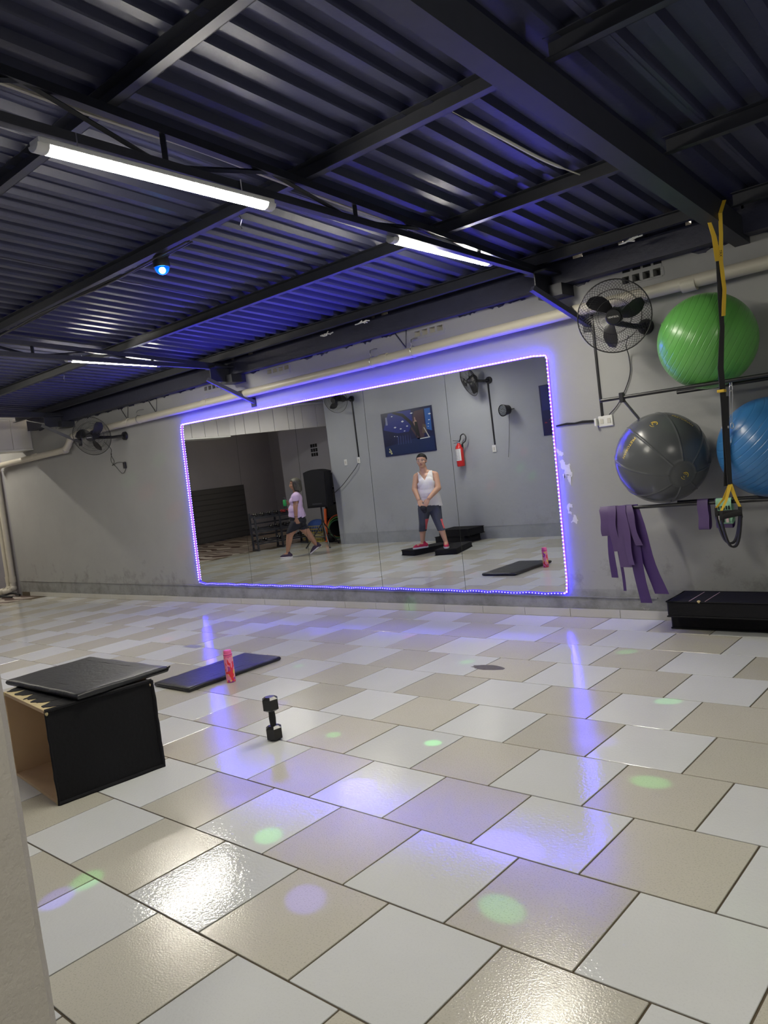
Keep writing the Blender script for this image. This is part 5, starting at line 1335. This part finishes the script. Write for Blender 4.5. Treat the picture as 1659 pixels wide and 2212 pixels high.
for q in (-1, 1):
    b = MB(); b.tube([T1 @ hp(q*.032+.024*math.cos(a), .094-.010*abs(math.cos(a))*(q*math.cos(a) > 0), .008+.017*math.sin(a)) for a in [2*PI*i/16 for i in range(16)]], .0016, n=5, close=True); b.build('frame', GL, t)
    b = MB(); b.tube([T1 @ hp(q*.056, .082, .014), T1 @ hp(q*.081, .03, .018), T1 @ hp(q*.081, -.02, .012)], .002, n=5); b.build('temple', GL, t)
b = MB(); b.tube([T1 @ hp(-.008, .096, .012), T1 @ hp(0, .101, .015), T1 @ hp(.008, .096, .012)], .002, n=5); b.build('bridge', GL, t)
# dark cloth held between the hands
b = MB(); b.sph((-.085, .215, .625), (.050, .030, .040)); b.sph((-.075, .21, .585), (.034, .022, .035)); b.sph((-.11, .215, .65), (.022, .02, .02))
o = remeshed(b, 'dark_cloth', [mat('dark_cloth', (.012, .012, .02), .85)], None, .008, Matrix.Translation(P1) @ T1, 2); tag(o, 'bunched dark cloth held in both hands by the standing woman', 'cloth')

# ---- walking woman, seen from the side
P2 = V((-10.61, -3.80, 0))
T2 = person_frame(P2, V((.663, -.748, 0)), V((.748, .663, 0)))
w2 = thing('person', 'person walking to the left in a lilac T-shirt, black shorts and dark trainers', 'person', P2)
SK2 = SKINB
b = MB()
hc2 = V((.070, .0, 1.318)); hp2, hR2 = head(b, hc2, PI/2+.05, .97)
b.rc((.085, 0, 1.13), .060, (.078, 0, 1.24), .050)
b.sph((.070, 0, 1.04), (.095, .150, .12)); b.sph((.055, 0, .96), (.100, .145, .14)); b.sph((.005, -.05, 1.01), (.06, .06, .06)); b.sph((.005, .05, 1.01), (.06, .06, .06))
b.sph((.035, 0, .82), (.125, .150, .14)); b.sph((.035, 0, .66), (.130, .160, .12)); b.sph((.09, .0, .64), (.10, .15, .10))
for q in (-1, 1): b.rc((.08, q*.03, 1.13), .05, (.070, q*.150, 1.095), .055)
b.rc((.068, .160, 1.09), .052, (.030, .190, .91), .042); b.rc((.030, .190, .91), .041, (.018, .185, .715), .028)
fingers(b, (.018, .185, .715), (.040, .178, .59), (-1, .0, -.1), .06, (.3, -.6, 0), .95)
b.rc((.060, -.160, 1.09), .050, (.060, -.185, .93), .041); b.rc((.060, -.185, .93), .040, (-.060, -.10, .985), .028)
fingers(b, (-.060, -.10, .985), (-.18, -.085, .99), (0, -.1, 1), .05, (-.2, .9, 0), .9)
b.rc((.0, .07, .60), .098, (-.132, .06, .42), .066); b.rc((-.132, .06, .42), .064, (-.165, .06, .30), .056); b.rc((-.165, .06, .30), .056, (-.215, .06, .10), .031)
b.rc((.06, -.07, .60), .098, (.195, -.07, .40), .066); b.rc((.195, -.07, .40), .064, (.25, -.07, .29), .056); b.rc((.25, -.07, .29), .055, (.325, -.07, .155), .032)
b.rc((-.215, .06, .08), .032, (-.29, .06, .045), .028); b.rc((.325, -.07, .13), .032, (.27, -.07, .06), .028)
remeshed(b, 'body', [SK2], w2, .0062, T2, 3)
TEE = mat('lilac_jersey', (.56, .42, .66), .8, bump=.25, bscale=14)
b = MB()
b.sph((.072, 0, 1.05), (.108, .160, .12)); b.sph((.055, 0, .96), (.116, .158, .15)); b.sph((.0, -.05, 1.01), (.07, .07, .075)); b.sph((.0, .05, 1.01), (.07, .07, .075))
b.sph((.035, 0, .84), (.142, .165, .15)); b.sph((.040, 0, .72), (.152, .174, .13))
b.lathe([(.10, .92), (.142, .84), (.156, .76), (.166, .66), (.10, .64)], n=28, M=Matrix.Translation((.042, .0, 0)) @ Matrix.Diagonal((1, 1.08, 1, 1)))
for q in (-1, 1):
    b.rc((.08, q*.03, 1.13), .058, (.070, q*.150, 1.095), .066); b.rc((.068, q*.160, 1.09), .064, (.048, q*.182, 1.00), .060)
def tee_keep(c):
    if c.z < .700+.045*abs(c.x-.04)/.15*(1)-(.03 if c.x > .12 else 0): return False
    if c.z > 1.165 and (c.x-.083)**2+c.y**2 < .0052: return False
    if abs(c.y) > .125 and c.z < 1.015 and c.z > .96 and abs(c.y) > .172: return False
    return c.z < 1.185
remeshed(b, 'shirt', [TEE], w2, .007, T2, 5, tee_keep, thick=.004)
SHORT = mat('black_shorts', (.008, .009, .018), .75)
b = MB(); b.sph((.035, 0, .69), (.140, .168, .12)); b.sph((.09, .0, .64), (.110, .158, .11))
b.rc((.0, .07, .60), .104, (-.120, .062, .44), .078); b.rc((.06, -.07, .60), .104, (.160, -.07, .455), .082)
remeshed(b, 'shorts', [SHORT], w2, .007, T2, 4, lambda c: (c.z > .455+.25*(c.x+.12) if c.x < .03 and c.y > -.02 else c.z > .47+.15*abs(c.x-.12)) and c.z < .80, thick=.004)
TR = mat('dark_purple_trainer', (.045, .025, .06), .7, bump=.4, bscale=150)
shoe(w2, T2, (-.215, .06, .0), (-.345, .06, .004), TR, SOLE)
shoe(w2, T2, (.335, -.07, .085), (.215, -.07, .006), TR, SOLE)
HG = mat('grey_streaked_hair', (.055, .050, .038), .5, var=.95, vscale=22, bump=.6, bscale=80)
b = MB(); b.sph(hp2(0, -.020, .030), (.090, .105, .092), n=24, m_=16, M=hR2.to_4x4()); b.rc(hp2(0, -.045, .02), .084, hp2(0, -.055, -.085), .078); b.rc(hp2(.050, -.005, .0), .040, hp2(.05, -.015, -.10), .034); b.rc(hp2(-.05, -.005, .0), .040, hp2(-.05, -.015, -.10), .034)
Ri2 = hR2.inverted()
def hk2(c):
    q = Ri2 @ (c-hc2)
    return (q.y < .034 or q.z > .068) and q.z > -.135+.25*q.y
remeshed(b, 'hair', [HG], w2, .006, T2, 3, hk2, thick=.005)
hRx = hR2.to_4x4(); face(w2, hp2, T2)
b = MB(); b.tube([T2 @ (V((.018, .185, .735))+V((.031*math.cos(a), .031*math.sin(a), 0))) for a in [2*PI*i/16 for i in range(16)]], .004, n=6, close=True); b.build('bracelet', BLACK, w2)
# green bottle in her far hand
t = thing('water_bottle', 'green bottle with a black lid held in front of the walking woman', 'bottle', P2+T2.to_3x3() @ V((-.150, -.045, .915)))
MB().lathe([(0, 0), (.030, 0), (.033, .005), (.033, .03), (0, .03)], n=20).build('base', BLACK, t)
MB().lathe([(0, .03), (.033, .03), (.033, .13), (.026, .145), (0, .145)], n=20).build('bottle_body', mat('green_bottle', (.02, .30, .07), .25), t)
MB().lathe([(0, .145), (.027, .145), (.029, .165), (.026, .185), (.012, .192), (0, .192)], n=20).build('lid', BLACK, t)
